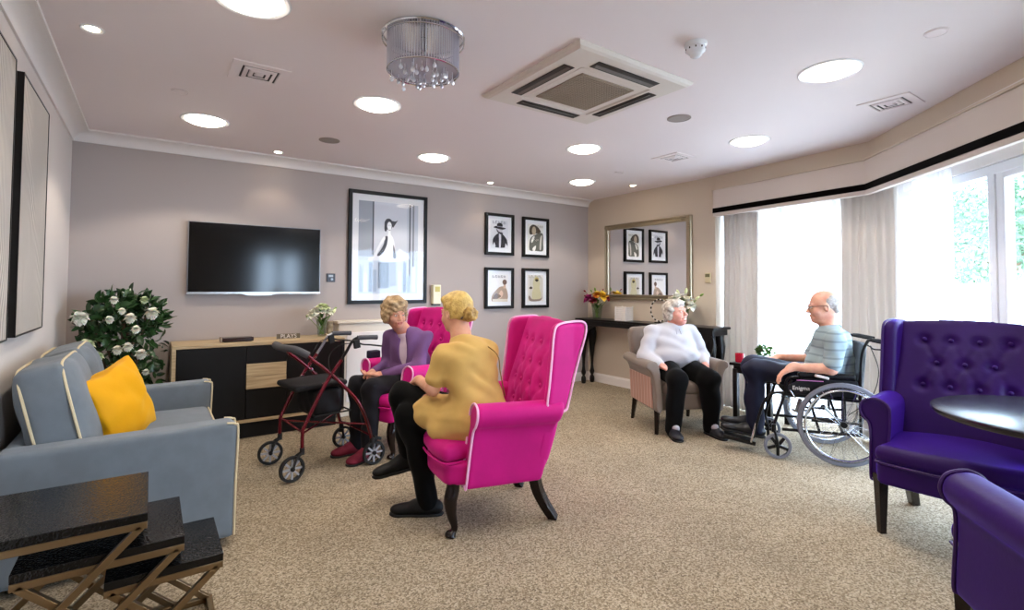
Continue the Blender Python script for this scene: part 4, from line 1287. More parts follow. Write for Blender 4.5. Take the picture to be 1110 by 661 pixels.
        b = nb(); tube(b, [(xo + sx * max(0, y + .42) * .22, y, z) for y, z in wp], .0065, 6, closed=True); bm_obj('piping', b, pipe, wing, smooth=True)
    # outside back panel closing the body to the hem
    # legs
    for sx in (-1, 1):
        b = nb(); x = sx * .25
        if cabriole:
            tube(b, smoothpath([(x, .245, HEM + .05), (x, .255, .24), (x * 1.03, .268, .19), (x * 1.02, .262, .12), (x, .245, .055), (x, .248, .03), (x, .262, .012), (x, .266, .0)], 4), [.034] * 4 + [.036] * 4 + [.034, .033, .031, .029] + [.026, .024, .022, .020] + [.018] * 4 + [.017, .02, .023, .026] + [.03, .031, .031, .030] + [.026], 14)
        else:
            tube(b, [(sx * (lat - .06), .25, HEM + .04), (sx * (lat - .06), .25, 0)], [.036, .021], 4)
        bm_obj('leg', b, M_darkleg, t, smooth=cabriole)
        b = nb()
        pts = smoothpath([(x, -.205, HEM + .05), (x, -.225, .2), (x, -.27, .1), (x, -.335, 0)], 4)
        tube(b, pts, [.040 - .010 * i / (len(pts) - 1) for i in range(len(pts))], 4)
        bmesh.ops.rotate(b, verts=b.verts[:], cent=(x, -.27, 0), matrix=Matrix.Identity(3))
        bm_obj('leg', b, M_darkleg, t)
    return t

def heading(fx, fy):
    """rotation that turns local +y to the given floor direction"""
    return math.atan2(-fx, fy)

wing_chair('wing_armchair', 'bright pink wing armchair nearest the camera, the woman in the mustard tunic sits on it', (1.62, 2.574, 0), heading(-.971, .24), M_pink, M_pipe, True, 'pink wing armchairs')
wing_chair('wing_armchair', 'bright pink wing armchair behind the other, holding the woman in the purple cardigan', (1.72, 4.02, 0), heading(-.98, -.19), M_pink, M_pipe, True, 'pink wing armchairs')
PR = ((1.0, 4), (.87, 3), (.74, 4))
wing_chair('wing_armchair', 'deep purple buttoned wing armchair facing the room, behind the round table', (3.51, .862, 0), heading(-.99, -.14), M_purple, M_purple_d, False, 'purple wing armchairs', lat=.36, res=.008, tuft_rows=PR)
wing_chair('wing_armchair', 'deep purple armchair at the bottom right corner, only its rolled arm showing', (2.365, .185, 0), heading(.75, .66), M_purple, M_purple_d, False, 'purple wing armchairs', lat=.36, res=.009, tuft_rows=PR)

# round table between the purple chairs
t = thing('round_table', 'round dark pedestal table with a polished top at the right edge, between the purple chairs', 'table', (3.09, .377, 0))
b = nb(); lathe(b, [(0, .748), (.44, .748), (.465, .752), (.474, .764), (.472, .776), (.462, .78), (0, .78)], 72); bm_obj('tabletop', b, mat('polished_dark_top', '1c1a26', rough=.22, spec=.7), t, smooth=True, angle=50)
b = nb(); lathe(b, [(.10, .748), (.10, .735), (.035, .72), (.03, .4), (.04, .1), (.06, .05), (.05, .03)], 24); bm_obj('column', b, M_ebon, t, smooth=True)
b = nb(); lathe(b, [(0, 0), (.23, 0), (.23, .012), (.2, .022), (.05, .035), (0, .035)], 40); bm_obj('base', b, M_ebon, t, smooth=True, angle=50)

# ------------------------------------------------------------------ sofa along the left wall
M_sofa = mat('blue_grey_chenille', '757d84', rough=.85, sheen=.25, sheen_tint='e8f0ff', spec=.2, bump=.12, bscale=350, var=.1, vscale=14)
M_sofapipe = mat('cream_piping', 'd8c8a4', rough=.6)
so = thing('sofa', 'grey blue two seat sofa with cream piped back cushions along the left wall', 'sofa', (-.08, 3.70, 0), 0)
XB, XF, Y0, Y1 = -.44, .455, -.76, .76      # local: back at -x, front at +x
for y0_, y1_ in ((Y0, Y0 + .14), (Y1 - .14, Y1)):
    s = SDF((XB, y0_, .02), (XF, y1_, .66), .01)
    prof = [(XB + .01, .04), (XB + .01, .60), (.1, .608), (XF - .03, .615), (XF - .0, .59), (XF - .01, .3), (XF - .012, .04)]
    slab(s, prof, 1, y0_, y1_, .022)
    arm = s.obj('arm', M_sofa, so)
    for yy in (y0_ + .004, y1_ - .004):
        b = nb(); tube(b, smoothpath([(XF - .008, yy, .05), (XF - .006, yy, .3), (XF + .001, yy, .57), (XF - .012, yy, .604), (XF - .05, yy, .612)], 5), .005, 6); bm_obj('piping', b, M_sofapipe, arm, smooth=True)
s = SDF((XB, Y0 + .12, .02), (XF, Y1 - .12, .36), .01); s.box(((XB + XF) / 2, 0, .18), ((XF - XB) / 2 - .03, (Y1 - Y0) / 2 - .14, .13), .02); s.obj('base', M_sofa, so)
s = SDF((XB, Y0 + .12, .1), (XB + .2, Y1 - .12, .80), .01); s.box((XB + .045, 0, .32), (.045, (Y1 - Y0) / 2 - .13, .28), .04); s.obj('backrest', M_sofa, so)
for k, yc in enumerate((-.31, .31)):
    s = SDF((-.3, yc - .32, .28), (XF + .02, yc + .32, .50), .01); s.box((.07, yc, .375), (.365, .305, .07), .045); s.ell((.07, yc, .40), (.3, .25, .06), k=.05)
    cu = s.obj('seat_cushion', M_sofa, so, smooth_it=3)
    b = nb(); tube(b, [(XF - .022 if i in (1, 2) else -.25, yc + (-.3 if i in (0, 1) else .3), .425) for i in range(4)][1:3], .005, 6); bm_obj('piping', b, M_sofapipe, cu)
    # back cushion: tall puffed, leaning back
    Q = rotm(0, R(-13), 0)
    s = SDF((-.56, yc - .35, .40), (.02, yc + .35, 1.0), .009)
    cx_, cz_ = -.27, .675
    def pillow(X, Y, Z, yc=yc):
        x, y, z = X - cx_, Y - yc, Z - cz_
        u = Q[0, 0] * x + Q[2, 0] * z; w = Q[0, 2] * x + Q[2, 2] * z
        hy, hz_, th = .305, .265, .135
        e = np.clip(1 - (np.abs(y) / (hy + .01)) ** 3.5, 0, 1) * np.clip(1 - (np.abs(w) / (hz_ + .01)) ** 3.5, 0, 1)
        th_ = .075 + (th - .075) * e ** .7 * (1 + .15 * np.clip(-w / hz_, 0, 1))
        q = [np.abs(u) - th_ + .03, np.abs(y) - hy + .03, np.abs(w) - hz_ + .03]
        o_ = np.sqrt(np.maximum(q[0], 0) ** 2 + np.maximum(q[1], 0) ** 2 + np.maximum(q[2], 0) ** 2)
        return (o_ + np.minimum(np.maximum(q[0], np.maximum(q[1], q[2])), 0) - .03) * .8
    s.apply(pillow, (-.55, yc - .33, .40), (.04, yc + .33, 1.0))
    cu = s.obj('back_cushion', M_sofa, so, disp=folds(.006, 22, 3 + k), smooth_it=3)
    for uo in (-.077, .077):
        pts = []
        for (y, w) in sp([(-.28, -.24), (-.295, -.1), (-.295, .1), (-.275, .225), (-.22, .258), (0, .262), (.22, .258), (.275, .225), (.295, .1), (.295, -.1), (.28, -.24), (.2, -.258), (0, -.262), (-.2, -.258)]):
            u = uo * (1.0)
            pts.append((cx_ + Q[0, 0] * u + Q[0, 2] * w, yc + y * 1.03, cz_ + Q[2, 0] * u + Q[2, 2] * w * 1.015))
        b = nb(); tube(b, pts, .006, 6, closed=True); bm_obj('piping', b, M_sofapipe, cu, smooth=True)
for x in (XB + .08, XF - .08):
    for y in (Y0 + .08, Y1 - .08):
        b = nb(); lathe(b, [(0, 0), (.02, 0), (.026, .05), (0, .05)], 14, (x, y, 0)); bm_obj('foot', b, M_darkleg, so, smooth=True)

# yellow scatter cushion
M_yellow = mat('mustard_velvet', 'e2a008', rough=.6, sheen=.5, sheen_tint='ffe27a', spec=.2, bump=.08, bscale=80)
def scatter(X, Y, Z, hs=.215, th=.075):
    e = np.clip(1 - (np.abs(X) / hs) ** 2.2, 0, 1) * np.clip(1 - (np.abs(Z) / hs) ** 2.2, 0, 1)
    t_ = .006 + th * e ** .55
    hx = hs * (1 - .10 * (1 - (Z / hs) ** 2)); hz_ = hs * (1 - .10 * (1 - (X / hs) ** 2))
    q = [np.abs(X) - hx + .008, np.abs(Y) - t_ + .004, np.abs(Z) - hz_ + .008]
    o_ = np.sqrt(np.maximum(q[0], 0) ** 2 + np.maximum(q[1], 0) ** 2 + np.maximum(q[2], 0) ** 2)
    return (o_ + np.minimum(np.maximum(q[0], np.maximum(q[1], q[2])), 0) - .006) * .7
s = SDF((-.24, -.1, -.24), (.24, .1, .24), .007); s.apply(scatter, (-.24, -.1, -.24), (.24, .1, .24))
ye = s.obj('scatter_cushion', M_yellow, None, disp=folds(.007, 38, 8), smooth_it=2)
tag(ye, 'square mustard yellow velvet cushion leaning against the grey sofa back', 'cushion')
ye.location = (-.13, 3.47, .665)
ye.rotation_euler = (Euler((0, 0, R(60))).to_matrix() @ Euler((R(-14), 0, 0)).to_matrix() @ Euler((0, R(-14), 0)).to_matrix()).to_euler()

# ------------------------------------------------------------------ nest of three tables
M_croc = mat('black_croc_top', '060607', rough=.16, spec=.45, bump=.22, bscale=110, bdetail=1.0)
M_gold = mat('champagne_metal', '8a7354', rough=.3, metal=.9)
def nest_table(label, x1, y0, y1, W, zt, rot=0):
    t = thing('nesting_table', label, 'side table', (x1 - W / 2, (y0 + y1) / 2, 0), rot, 'nest of black topped tables')
    D = y1 - y0; h = W / 2; d = D / 2
    b = nb(); box2(b, (-h, -d, zt - .028), (h, d, zt)); bm_obj('top', b, M_croc, t, bevel=.002)
    b = nb()
    for y in (-d + .012, d - .012): box2(b, (-h, y - .011, zt - .052), (h, y + .011, zt - .029))
    for x in (-h + .012, h - .012): box2(b, (x - .011, -d + .023, zt - .052), (x + .011, d - .023, zt - .029))
    bm_obj('top_rail', b, M_gold, t, bevel=.0015)
    for y in (-d + .012, d - .012):
        for sx in (-1, 1):
            b = nb(); off = .0115 if sx > 0 else -.0115
            p0 = Vector((sx * (h - .016), y, zt - .045)); p1 = Vector((-sx * (h - .016), y, .012))
            L = (p1 - p0).length; a = math.atan2(-(p1.z - p0.z), p1.x - p0.x)
            box(b, ((p0.x + p1.x) / 2, y + off * .0, (p0.z + p1.z) / 2), (L, .022, .022), (0, a, 0))
            bm_obj('cross_leg', b, M_gold, t, bevel=.0015)
    b = nb()
    for x in (-h + .012, h - .012): box2(b, (x - .011, -d + .023, 0), (x + .011, d - .023, .022))
    for y in (-d + .012, d - .012): box2(b, (-h, y - .011, 0), (h, y + .011, .022))
    bm_obj('floor_rail', b, M_gold, t, bevel=.0015)
    return t
nest_table('tallest black topped cross leg side table of the nest beside the sofa arm', .006, 2.09, 2.55, .53, .553)
nest_table('middle black topped cross leg side table, pulled halfway out of the nest', .112, 2.116, 2.52, .44, .44)
nest_table('smallest black topped cross leg side table, furthest out of the nest', .234, 2.142, 2.495, .34, .335)

# ------------------------------------------------------------------ camellia
M_cam = mat('camellia_leaf', '1f3a1c', rough=.28, var=.4, vscale=12, col2='35562b', spec=.6)
pl = thing('potted_camellia', 'bushy dark leaved plant with white blooms in the corner behind the sofa', 'potted plant', (-.175, 4.93, 0))
SCP = .87
pts_blob = [((0.02, 0, .98), (.22, .24, .27)), ((-.06, -.03, .85), (.18, .2, .2)), ((.12, .0, .82), (.15, .2, .28)), ((-.17, -.06, 1.03), (.11, .14, .09)), ((.16, 0, 1.08), (.12, .14, .14)), ((.03, 0, .6), (.2, .2, .2)), ((0, 0, 1.16), (.17, .15, .1))]
leaf_cloud('foliage', M_cam, pl, pts_blob, 980, .075, 21, aspect=.5)
b = nb()
for k in range(9):
    c, rd = pts_blob[k % 7]; rr = random.Random(k)
    tube(b, smoothpath([(rr.uniform(-.03, .03), rr.uniform(-.03, .03), .3), (c[0] * .4, c[1] * .4, .55), (c[0] + rr.uniform(-.06, .06), c[1] + rr.uniform(-.06, .06), c[2] + .05)], 5), .008, 6)
bm_obj('stems', b, M_bark, pl, smooth=True)
b = nb(); lathe(b, [(0, 0), (.12, 0), (.15, .3), (.165, .31), (.165, .34), (.145, .34), (.14, .31), (0, .30)], 32); bm_obj('pot', b, mat('dark_pot', '2b2623', rough=.5), pl, smooth=True, angle=40)
def bloom(bm, c, r_, seed, axis):
    rr = random.Random(seed)
    q = Vector((0, 0, 1)).rotation_difference(Vector(axis).normalized()).to_matrix()
    for l in range(4):
        n = (8, 7, 6, 4)[l]
        for k in range(n):
            a = 2 * PI * (k + .5 * l) / n; el = (.15, .5, .9, 1.25)[l]
            d = q @ Vector((math.cos(a) * math.cos(el), math.sin(a) * math.cos(el), math.sin(el)))
            petal_mesh(bm, c, d, r_ * (1, .9, .75, .6)[l], r_ * 1.25, -.62)
M_bloom = mat('camellia_bloom', 'f4f1e2', rough=.5, sss=.15); M_budc = mat('camellia_green_bloom', 'cdd8ae', rough=.5)
for c_ in ():
    pass
for i, (x, y, z, r_, m_) in enumerate(((-.235, -.22, 1.075, .055, M_bloom), (.18, -.2, 1.10, .05, M_bloom), (-.19, -.26, .885, .05, M_budc), (.085, -.26, .985, .032, M_bloom), (.05, -.27, 1.07, .04, M_bloom), (-.02, -.26, .84, .035, M_bloom), (.04, -.27, .86, .035, M_bloom), (-.07, -.25, 1.06, .03, M_bloom), (.0, -.24, 1.12, .026, M_bloom), (.12, -.24, .80, .04, M_bloom), (-.13, -.26, .80, .04, M_budc), (.15, -.22, .66, .025, M_bloom), (-.05, -.2, 1.2, .03, M_bloom), (.13, -.2, 1.2, .03, M_budc))):
    b = nb(); bloom(b, (x, y, z), r_, i, (x * .6, -.8, .3)); bm_obj('bloom', b, m_, pl, smooth=True)

# ------------------------------------------------------------------ grey tub armchair
M_greyfab = mat('taupe_grey_fabric', '7d7067', rough=.8, sheen=.3, spec=.2, bump=.1, bscale=400)
def stripe_mat():
    m = bpy.data.materials.new('striped_fabric'); m.use_nodes = True
    nt = m.node_tree; p = nt.nodes['Principled BSDF']; p.inputs['Roughness'].default_value = .85
    tc = nt.nodes.new('ShaderNodeTexCoord'); wv = nt.nodes.new('ShaderNodeTexWave'); wv.bands_direction = 'Y'; wv.inputs['Scale'].default_value = 4.5; wv.inputs['Distortion'].default_value = 0
    nt.links.new(tc.outputs['Object'], wv.inputs[0])
    r = nt.nodes.new('ShaderNodeValToRGB'); r.color_ramp.interpolation = 'CONSTANT'; e = r.color_ramp.elements
    e[0].color = lin('b98f80'); e[1].position = .55; e[1].color = lin('9a7f76'); x = e.new(.3); x.color = lin('a9877a'); x = e.new(.8); x.color = lin('c9a595')
    nt.links.new(wv.outputs['Fac'], r.inputs[0]); nt.links.new(r.outputs[0], p.inputs['Base Color'])
    return m
M_stripe = stripe_mat()
ga = thing('tub_armchair', 'grey brown low armchair with striped sides and tapered legs, the laughing woman sits in it', 'armchair', (4.10, 3.13, 0), heading(-.46, -.89))
s = SDF((-.33, -.3, .2), (.33, .34, .38), .01); s.box((0, .02, .285), (.30, .29, .075), .025); s.obj('seat_base', M_greyfab, ga)
s = SDF((-.28, -.25, .34), (.28, .34, .48), .01); s.box((0, .05, .40), (.245, .27, .055), .04); s.ell((0, .05, .43), (.2, .22, .04), k=.04); s.obj('seat_cushion', M_greyfab, ga, smooth_it=3)
s = SDF((-.36, -.47, .25), (.36, -.15, .95), .01)
slab(s, sp([(-.27, .26), (-.30, .5), (-.325, .75), (-.31, .89), (-.2, .91), (0, .915), (.2, .91), (.31, .89), (.325, .75), (.30, .5), (.27, .26)]), 1, -.31, -.20, .035, warp=lambda X, Y, Z: (X, Y + (Z - .3) * .18 - X * X * .5, Z))
s.obj('backrest', M_greyfab, ga)
for sx in (-1, 1):
    s = SDF((min(sx * .24, sx * .43), -.36, .18), (max(sx * .24, sx * .43), .36, .68), .009)
    prof = sp([(sx * .26, .22), (sx * .262, .45), (sx * .27, .58), (sx * .29, .635), (sx * .34, .65), (sx * .385, .63), (sx * .395, .59), (sx * .36, .56), (sx * .335, .5), (sx * .32, .35), (sx * .315, .22)])
    slab(s, prof, 1, -.28, .32, .016, warp=lambda X, Y, Z: (X, Y - .03 * np.cos((Z - .2) * 5), Z - .05 * np.clip(-Y, 0, 1)))
    arm = s.obj('arm', M_greyfab, ga)
    b = nb(); prism(b, [(-.25, .225), (.27, .225), (.262, .5), (-.26, .5)], sx * .316, sx * .328, 'x')
    for v in b.verts: v.co.x += sx * max(0, (v.co.z - .22)) * .035
    bm_obj('striped_panel', b, M_stripe, arm, bevel=.004)
for sx in (-1, 1):
    for y, dy in ((.27, .02), (-.24, -.05)):
        b = nb(); tube(b, [(sx * .28, y, .25), (sx * .295, y + dy, 0)], [.03, .018], 4); bm_obj('leg', b, M_darkleg, ga)

# ------------------------------------------------------------------ small side table with candle and plant
st = thing('side_table', 'small square dark wooden side table by the window, in front of the curtain', 'side table', (4.86, 2.68, 0), 0)
ST = .58
b = nb(); box(b, (0, 0, ST - .014), (.42, .42, .028)); bm_obj('tabletop', b, M_ebon, st, bevel=.006)
b = nb(); box(b, (0, 0, ST - .065), (.36, .36, .07)); bm_obj('apron', b, M_ebon, st)
for sx in (-1, 1):
    for sy in (-1, 1):
        b = nb(); box(b, (sx * .165, sy * .165, ST / 2 - .03), (.045, .045, ST - .06)); bm_obj('leg', b, M_ebon, st, bevel=.003)
t = thing('candle_holder', 'red glass candle holder on the small dark side table', 'candle holder', (4.745, 2.835, ST))
b = nb(); lathe(b, [(0, .0), (.034, 0), (.04, .006), (.042, .085), (.038, .085), (.036, .012), (0, .010)], 28); bm_obj('glass', b, mat('red_glass', 'c0102e', rough=.08, spec=.7, coat=.6), t, smooth=True)
b = nb(); lathe(b, [(0, .012), (.032, .012), (.032, .06), (0, .06)], 20); bm_obj('wax', b, mat('pink_wax', 'f0a0b0', rough=.5), t, smooth=True)
t = thing('potted_plant', 'small green plant in a white square pot on the side table', 'potted plant', (4.90, 2.66, ST))
b = nb(); box(b, (0, 0, .035), (.08, .08, .07)); bm_obj('pot', b, M_gloss_white, t, bevel=.006)
leaf_cloud('foliage', M_leafgreen, t, [((0, 0, .10), (.07, .07, .045)), ((.03, .03, .12), (.05, .05, .04))], 130, .04, 5, aspect=.6)
# ================================================================== mobility aids
M_rub = mat('black_rubber', '151515', rough=.7)
M_greyrub = mat('grey_tyre', '6f7078', rough=.6)
M_blackmetal = mat('black_enamel', '101012', rough=.3, metal=.3)
M_vinyl = mat('black_vinyl', '101014', rough=.6, spec=.3)
M_padgrey = mat('grey_foam_pad', '48484c', rough=.7)
M_redmetal = mat('burgundy_metal', '6e0f22', rough=.22, metal=.55, coat=.5)
M_spokegrey = mat('grey_spoke_plastic', 'a3a3a8', rough=.4)

def wheel(parent, name, c, axis_rot, r_, w_, tyre, hubm, nsp, spoke_r, tread=.012, bars=True):
    """wheel in its own plane; axis_rot = rotation about z of the axle (axle along local x)"""
    Mx = M4(c, (0, 0, axis_rot)) @ Matrix.Rotation(PI / 2, 4, 'Y')
    b = nb(); lathe(b, [(r_ - tread * 1.5, -w_ / 2), (r_ - tread * .3, -w_ / 2), (r_, -w_ * .22), (r_, w_ * .22), (r_ - tread * .3, w_ / 2), (r_ - tread * 1.5, w_ / 2), (r_ - tread * 1.7, 0), (r_ - tread * 1.5, -w_ / 2)], 48, mat=Mx)
    wt = bm_obj(name, b, tyre, parent, smooth=True, angle=50)
    b = nb(); hr = min(r_ * .16, .022); lathe(b, [(0, -w_ * .7), (hr, -w_ * .7), (hr * 1.15, 0), (hr, w_ * .7), (0, w_ * .7)], 16, mat=Mx)
    bm_obj('hub', b, M_blackmetal, wt, smooth=True, angle=40)
    b = nb()
    for k in range(nsp):
        a = 2 * PI * k / nsp
        if bars:
            box(b, (0, 0, 0), (1, 1, 1)); vs = b.verts[-8:]
            bmesh.ops.transform(b, matrix=Mx @ Matrix.Rotation(a, 4, 'Z') @ M4((r_ * .5, 0, 0), (0, 0, 0), (r_ * .75, spoke_r * 2, w_ * .5)), verts=vs)
        else:
            for s_ in (-1, 1):
                p0 = Mx @ Vector((r_ * .1 * math.cos(a + .5 * s_), r_ * .1 * math.sin(a + .5 * s_), s_ * w_ * .9)); p1 = Mx @ Vector(((r_ - tread * 1.7) * math.cos(a), (r_ - tread * 1.7) * math.sin(a), 0))
                tube(b, [p0, p1], spoke_r, 5, caps=False)
    bm_obj('spokes', b, hubm, wt)
    return wt

# ---------------------------------------------------------------- walker with seat
ro = thing('rollator_walker', 'burgundy four wheeled walking frame with black seat, standing before the woman in purple', 'walking frame', (1.03, 3.91, 0), R(7))
for sy in (-1, 1):
    yf, yr = sy * .225, sy * .265
    wheel(ro, 'front_wheel', (-.27, yf, .086), R(90 - 6 * sy), .086, .028, M_rub, M_spokegrey, 8, .006)
    wheel(ro, 'rear_wheel', (.30, yr, .086), R(90), .086, .028, M_rub, M_spokegrey, 8, .006)
    b = nb()
    for e in (-.022, .022): tube(b, smoothpath([(-.27, yf + e, .086), (-.25, yf + e, .15), (-.205, yf + e * .5, .185)], 4), .009, 8, flat=.6)
    tube(b, [(-.205, yf, .17), (-.205, yf, .215)], .016, 12); bm_obj('fork', b, M_rub, ro, smooth=True)
    b = nb(); tube(b, smoothpath([(-.205, yf, .2), (-.205, yf, .30), (-.19, yf, .36), (-.06, yf, .61), (.06, yf, .78)], 6), .0125, 12); bm_obj('front_tube', b, M_redmetal, ro, smooth=True)
    b = nb(); tube(b, smoothpath([(-.15, yf, .80), (-.08, yf, .745), (.01, yf, .665), (.10, yf + sy * .01, .57), (.18, yr, .46), (.25, yr, .30), (.29, yr, .15)], 6), .0125, 12); bm_obj('rear_tube', b, M_redmetal, ro, smooth=True)
    b = nb(); tube(b, [(.28, yr - .024 * sy, .16), (.30, yr - .024 * sy, .086)], .009, 8); tube(b, [(.285, yr, .13), (.285, yr, .2)], .018, 12); box(b, (.325, yr, .19), (.06, .03, .02), (0, R(20), 0)); bm_obj('rear_bracket', b, M_rub, ro)
    b = nb(); tube(b, smoothpath([(.05, yf, .765), (.10, yf, .84), (.135, yf, .90), (.165, yf, .925), (.20, yf, .93)], 5), .0105, 12); bm_obj('handle_tube', b, M_steel if sy > 0 else M_blackmetal, ro, smooth=True)
    b = nb(); tube(b, [(.18, yf, .93), (.20, yf, .93), (.29, yf, .928), (.335, yf, .925)], [.016, .0175, .0165, .018], 14); bm_obj('grip', b, M_padgrey, ro, smooth=True)
    b = nb(); tube(b, smoothpath([(.16, yf - .02, .91), (.20, yf - .03, .885), (.27, yf - .03, .875), (.36, yf - .03, .86)], 4), .006, 8, flat=1.8); box(b, (.165, yf - .02, .888), (.04, .03, .06), (0, R(-10), 0)); bm_obj('brake_lever', b, M_rub, ro)
    b = nb(); tube(b, smoothpath([(.15, yf - .02, .90), (.06, yf - sy * .05, .875), (.0, yf - sy * .07, .80), (-.02, yf - .01, .70), (.06, yf, .60), (.2, yr - .015, .42), (.28, yr - .015, .2)], 6), .003, 6); bm_obj('brake_cable', b, M_rub, ro, smooth=True)
    b = nb(); lathe(b, [(0, 0), (.014, 0), (.014, .012), (0, .014)], 12, mat=M4((-.055, yf - sy * .012, .62), (R(90 * sy), 0, 0))); lathe(b, [(0, 0), (.016, 0), (.014, .014), (0, .016)], 12, mat=M4((.01, yf - sy * .012, .665), (R(90 * sy), 0, 0))); bm_obj('knob', b, M_chrome, ro, smooth=True)
b = nb(); tube(b, smoothpath([(-.14, -.225, .795), (-.20, -.225, .85), (-.25, -.20, .872), (-.28, -.10, .875), (-.288, 0, .875), (-.28, .10, .875), (-.25, .20, .872), (-.20, .225, .85), (-.14, .225, .795)], 5), .011, 10); bm_obj('backrest_bar', b, M_redmetal, ro, smooth=True)
b = nb(); tube(b, smoothpath([(-.175, -.226, .832), (-.25, -.202, .874), (-.281, -.10, .877), (-.289, 0, .877), (-.281, .10, .877), (-.25, .202, .874), (-.175, .226, .832)], 5), .024, 14); bm_obj('backrest_pad', b, M_padgrey, ro, smooth=True)
s = SDF((-.28, -.21, .56), (.15, .21, .66), .008); s.box((-.06, 0, .605), (.19, .19, .02), .018, rot=rotm(0, R(-2), 0)); s.ell((-.06, 0, .61), (.16, .16, .025), k=.02); s.obj('seat', M_vinyl, ro)
s = SDF((-.16, -.19, .34), (.16, .19, .6), .008); s.box((0, 0, .48), (.11, .165, .10), .04); s.obj('bag', M_vinyl, ro, disp=folds(.006, 30, 12))
b = nb(); tube(b, [(-.2, -.225, .33), (-.13, 0, .26), (-.2, .225, .33)], .008, 8); tube(b, [(-.2, -.225, .31), (.25, .255, .30)], .007, 8); tube(b, [(-.2, .225, .31), (.25, -.255, .30)], .007, 8); tube(b, [(.27, -.265, .22), (.27, .265, .22)], .007, 8); bm_obj('cross_brace', b, M_redmetal, ro, smooth=True)
b = nb()
for y in (-.17, .17): tube(b, [(-.1, y, .395), (.16, y, .40)], .006, 8)
tube(b, [(.16, -.17, .40), (.16, .17, .40)], .006, 8); tube(b, [(-.1, -.17, .395), (-.1, .17, .395)], .006, 8); bm_obj('bag_rail', b, M_rub, ro)
# dark bag hooked beyond the walker
s = SDF((-.08, -.06, 0), (.08, .06, .11), .006); s.box((0, 0, .036), (.055, .032, .036), .014)
nv = s.obj('glasses_case', mat('navy_case', '23253c', rough=.6), None); tag(nv, 'small dark navy case on the far arm of the rear pink armchair', 'case'); nv.location = (1.60, 4.37, .677); nv.rotation_euler = (0, 0, R(10))
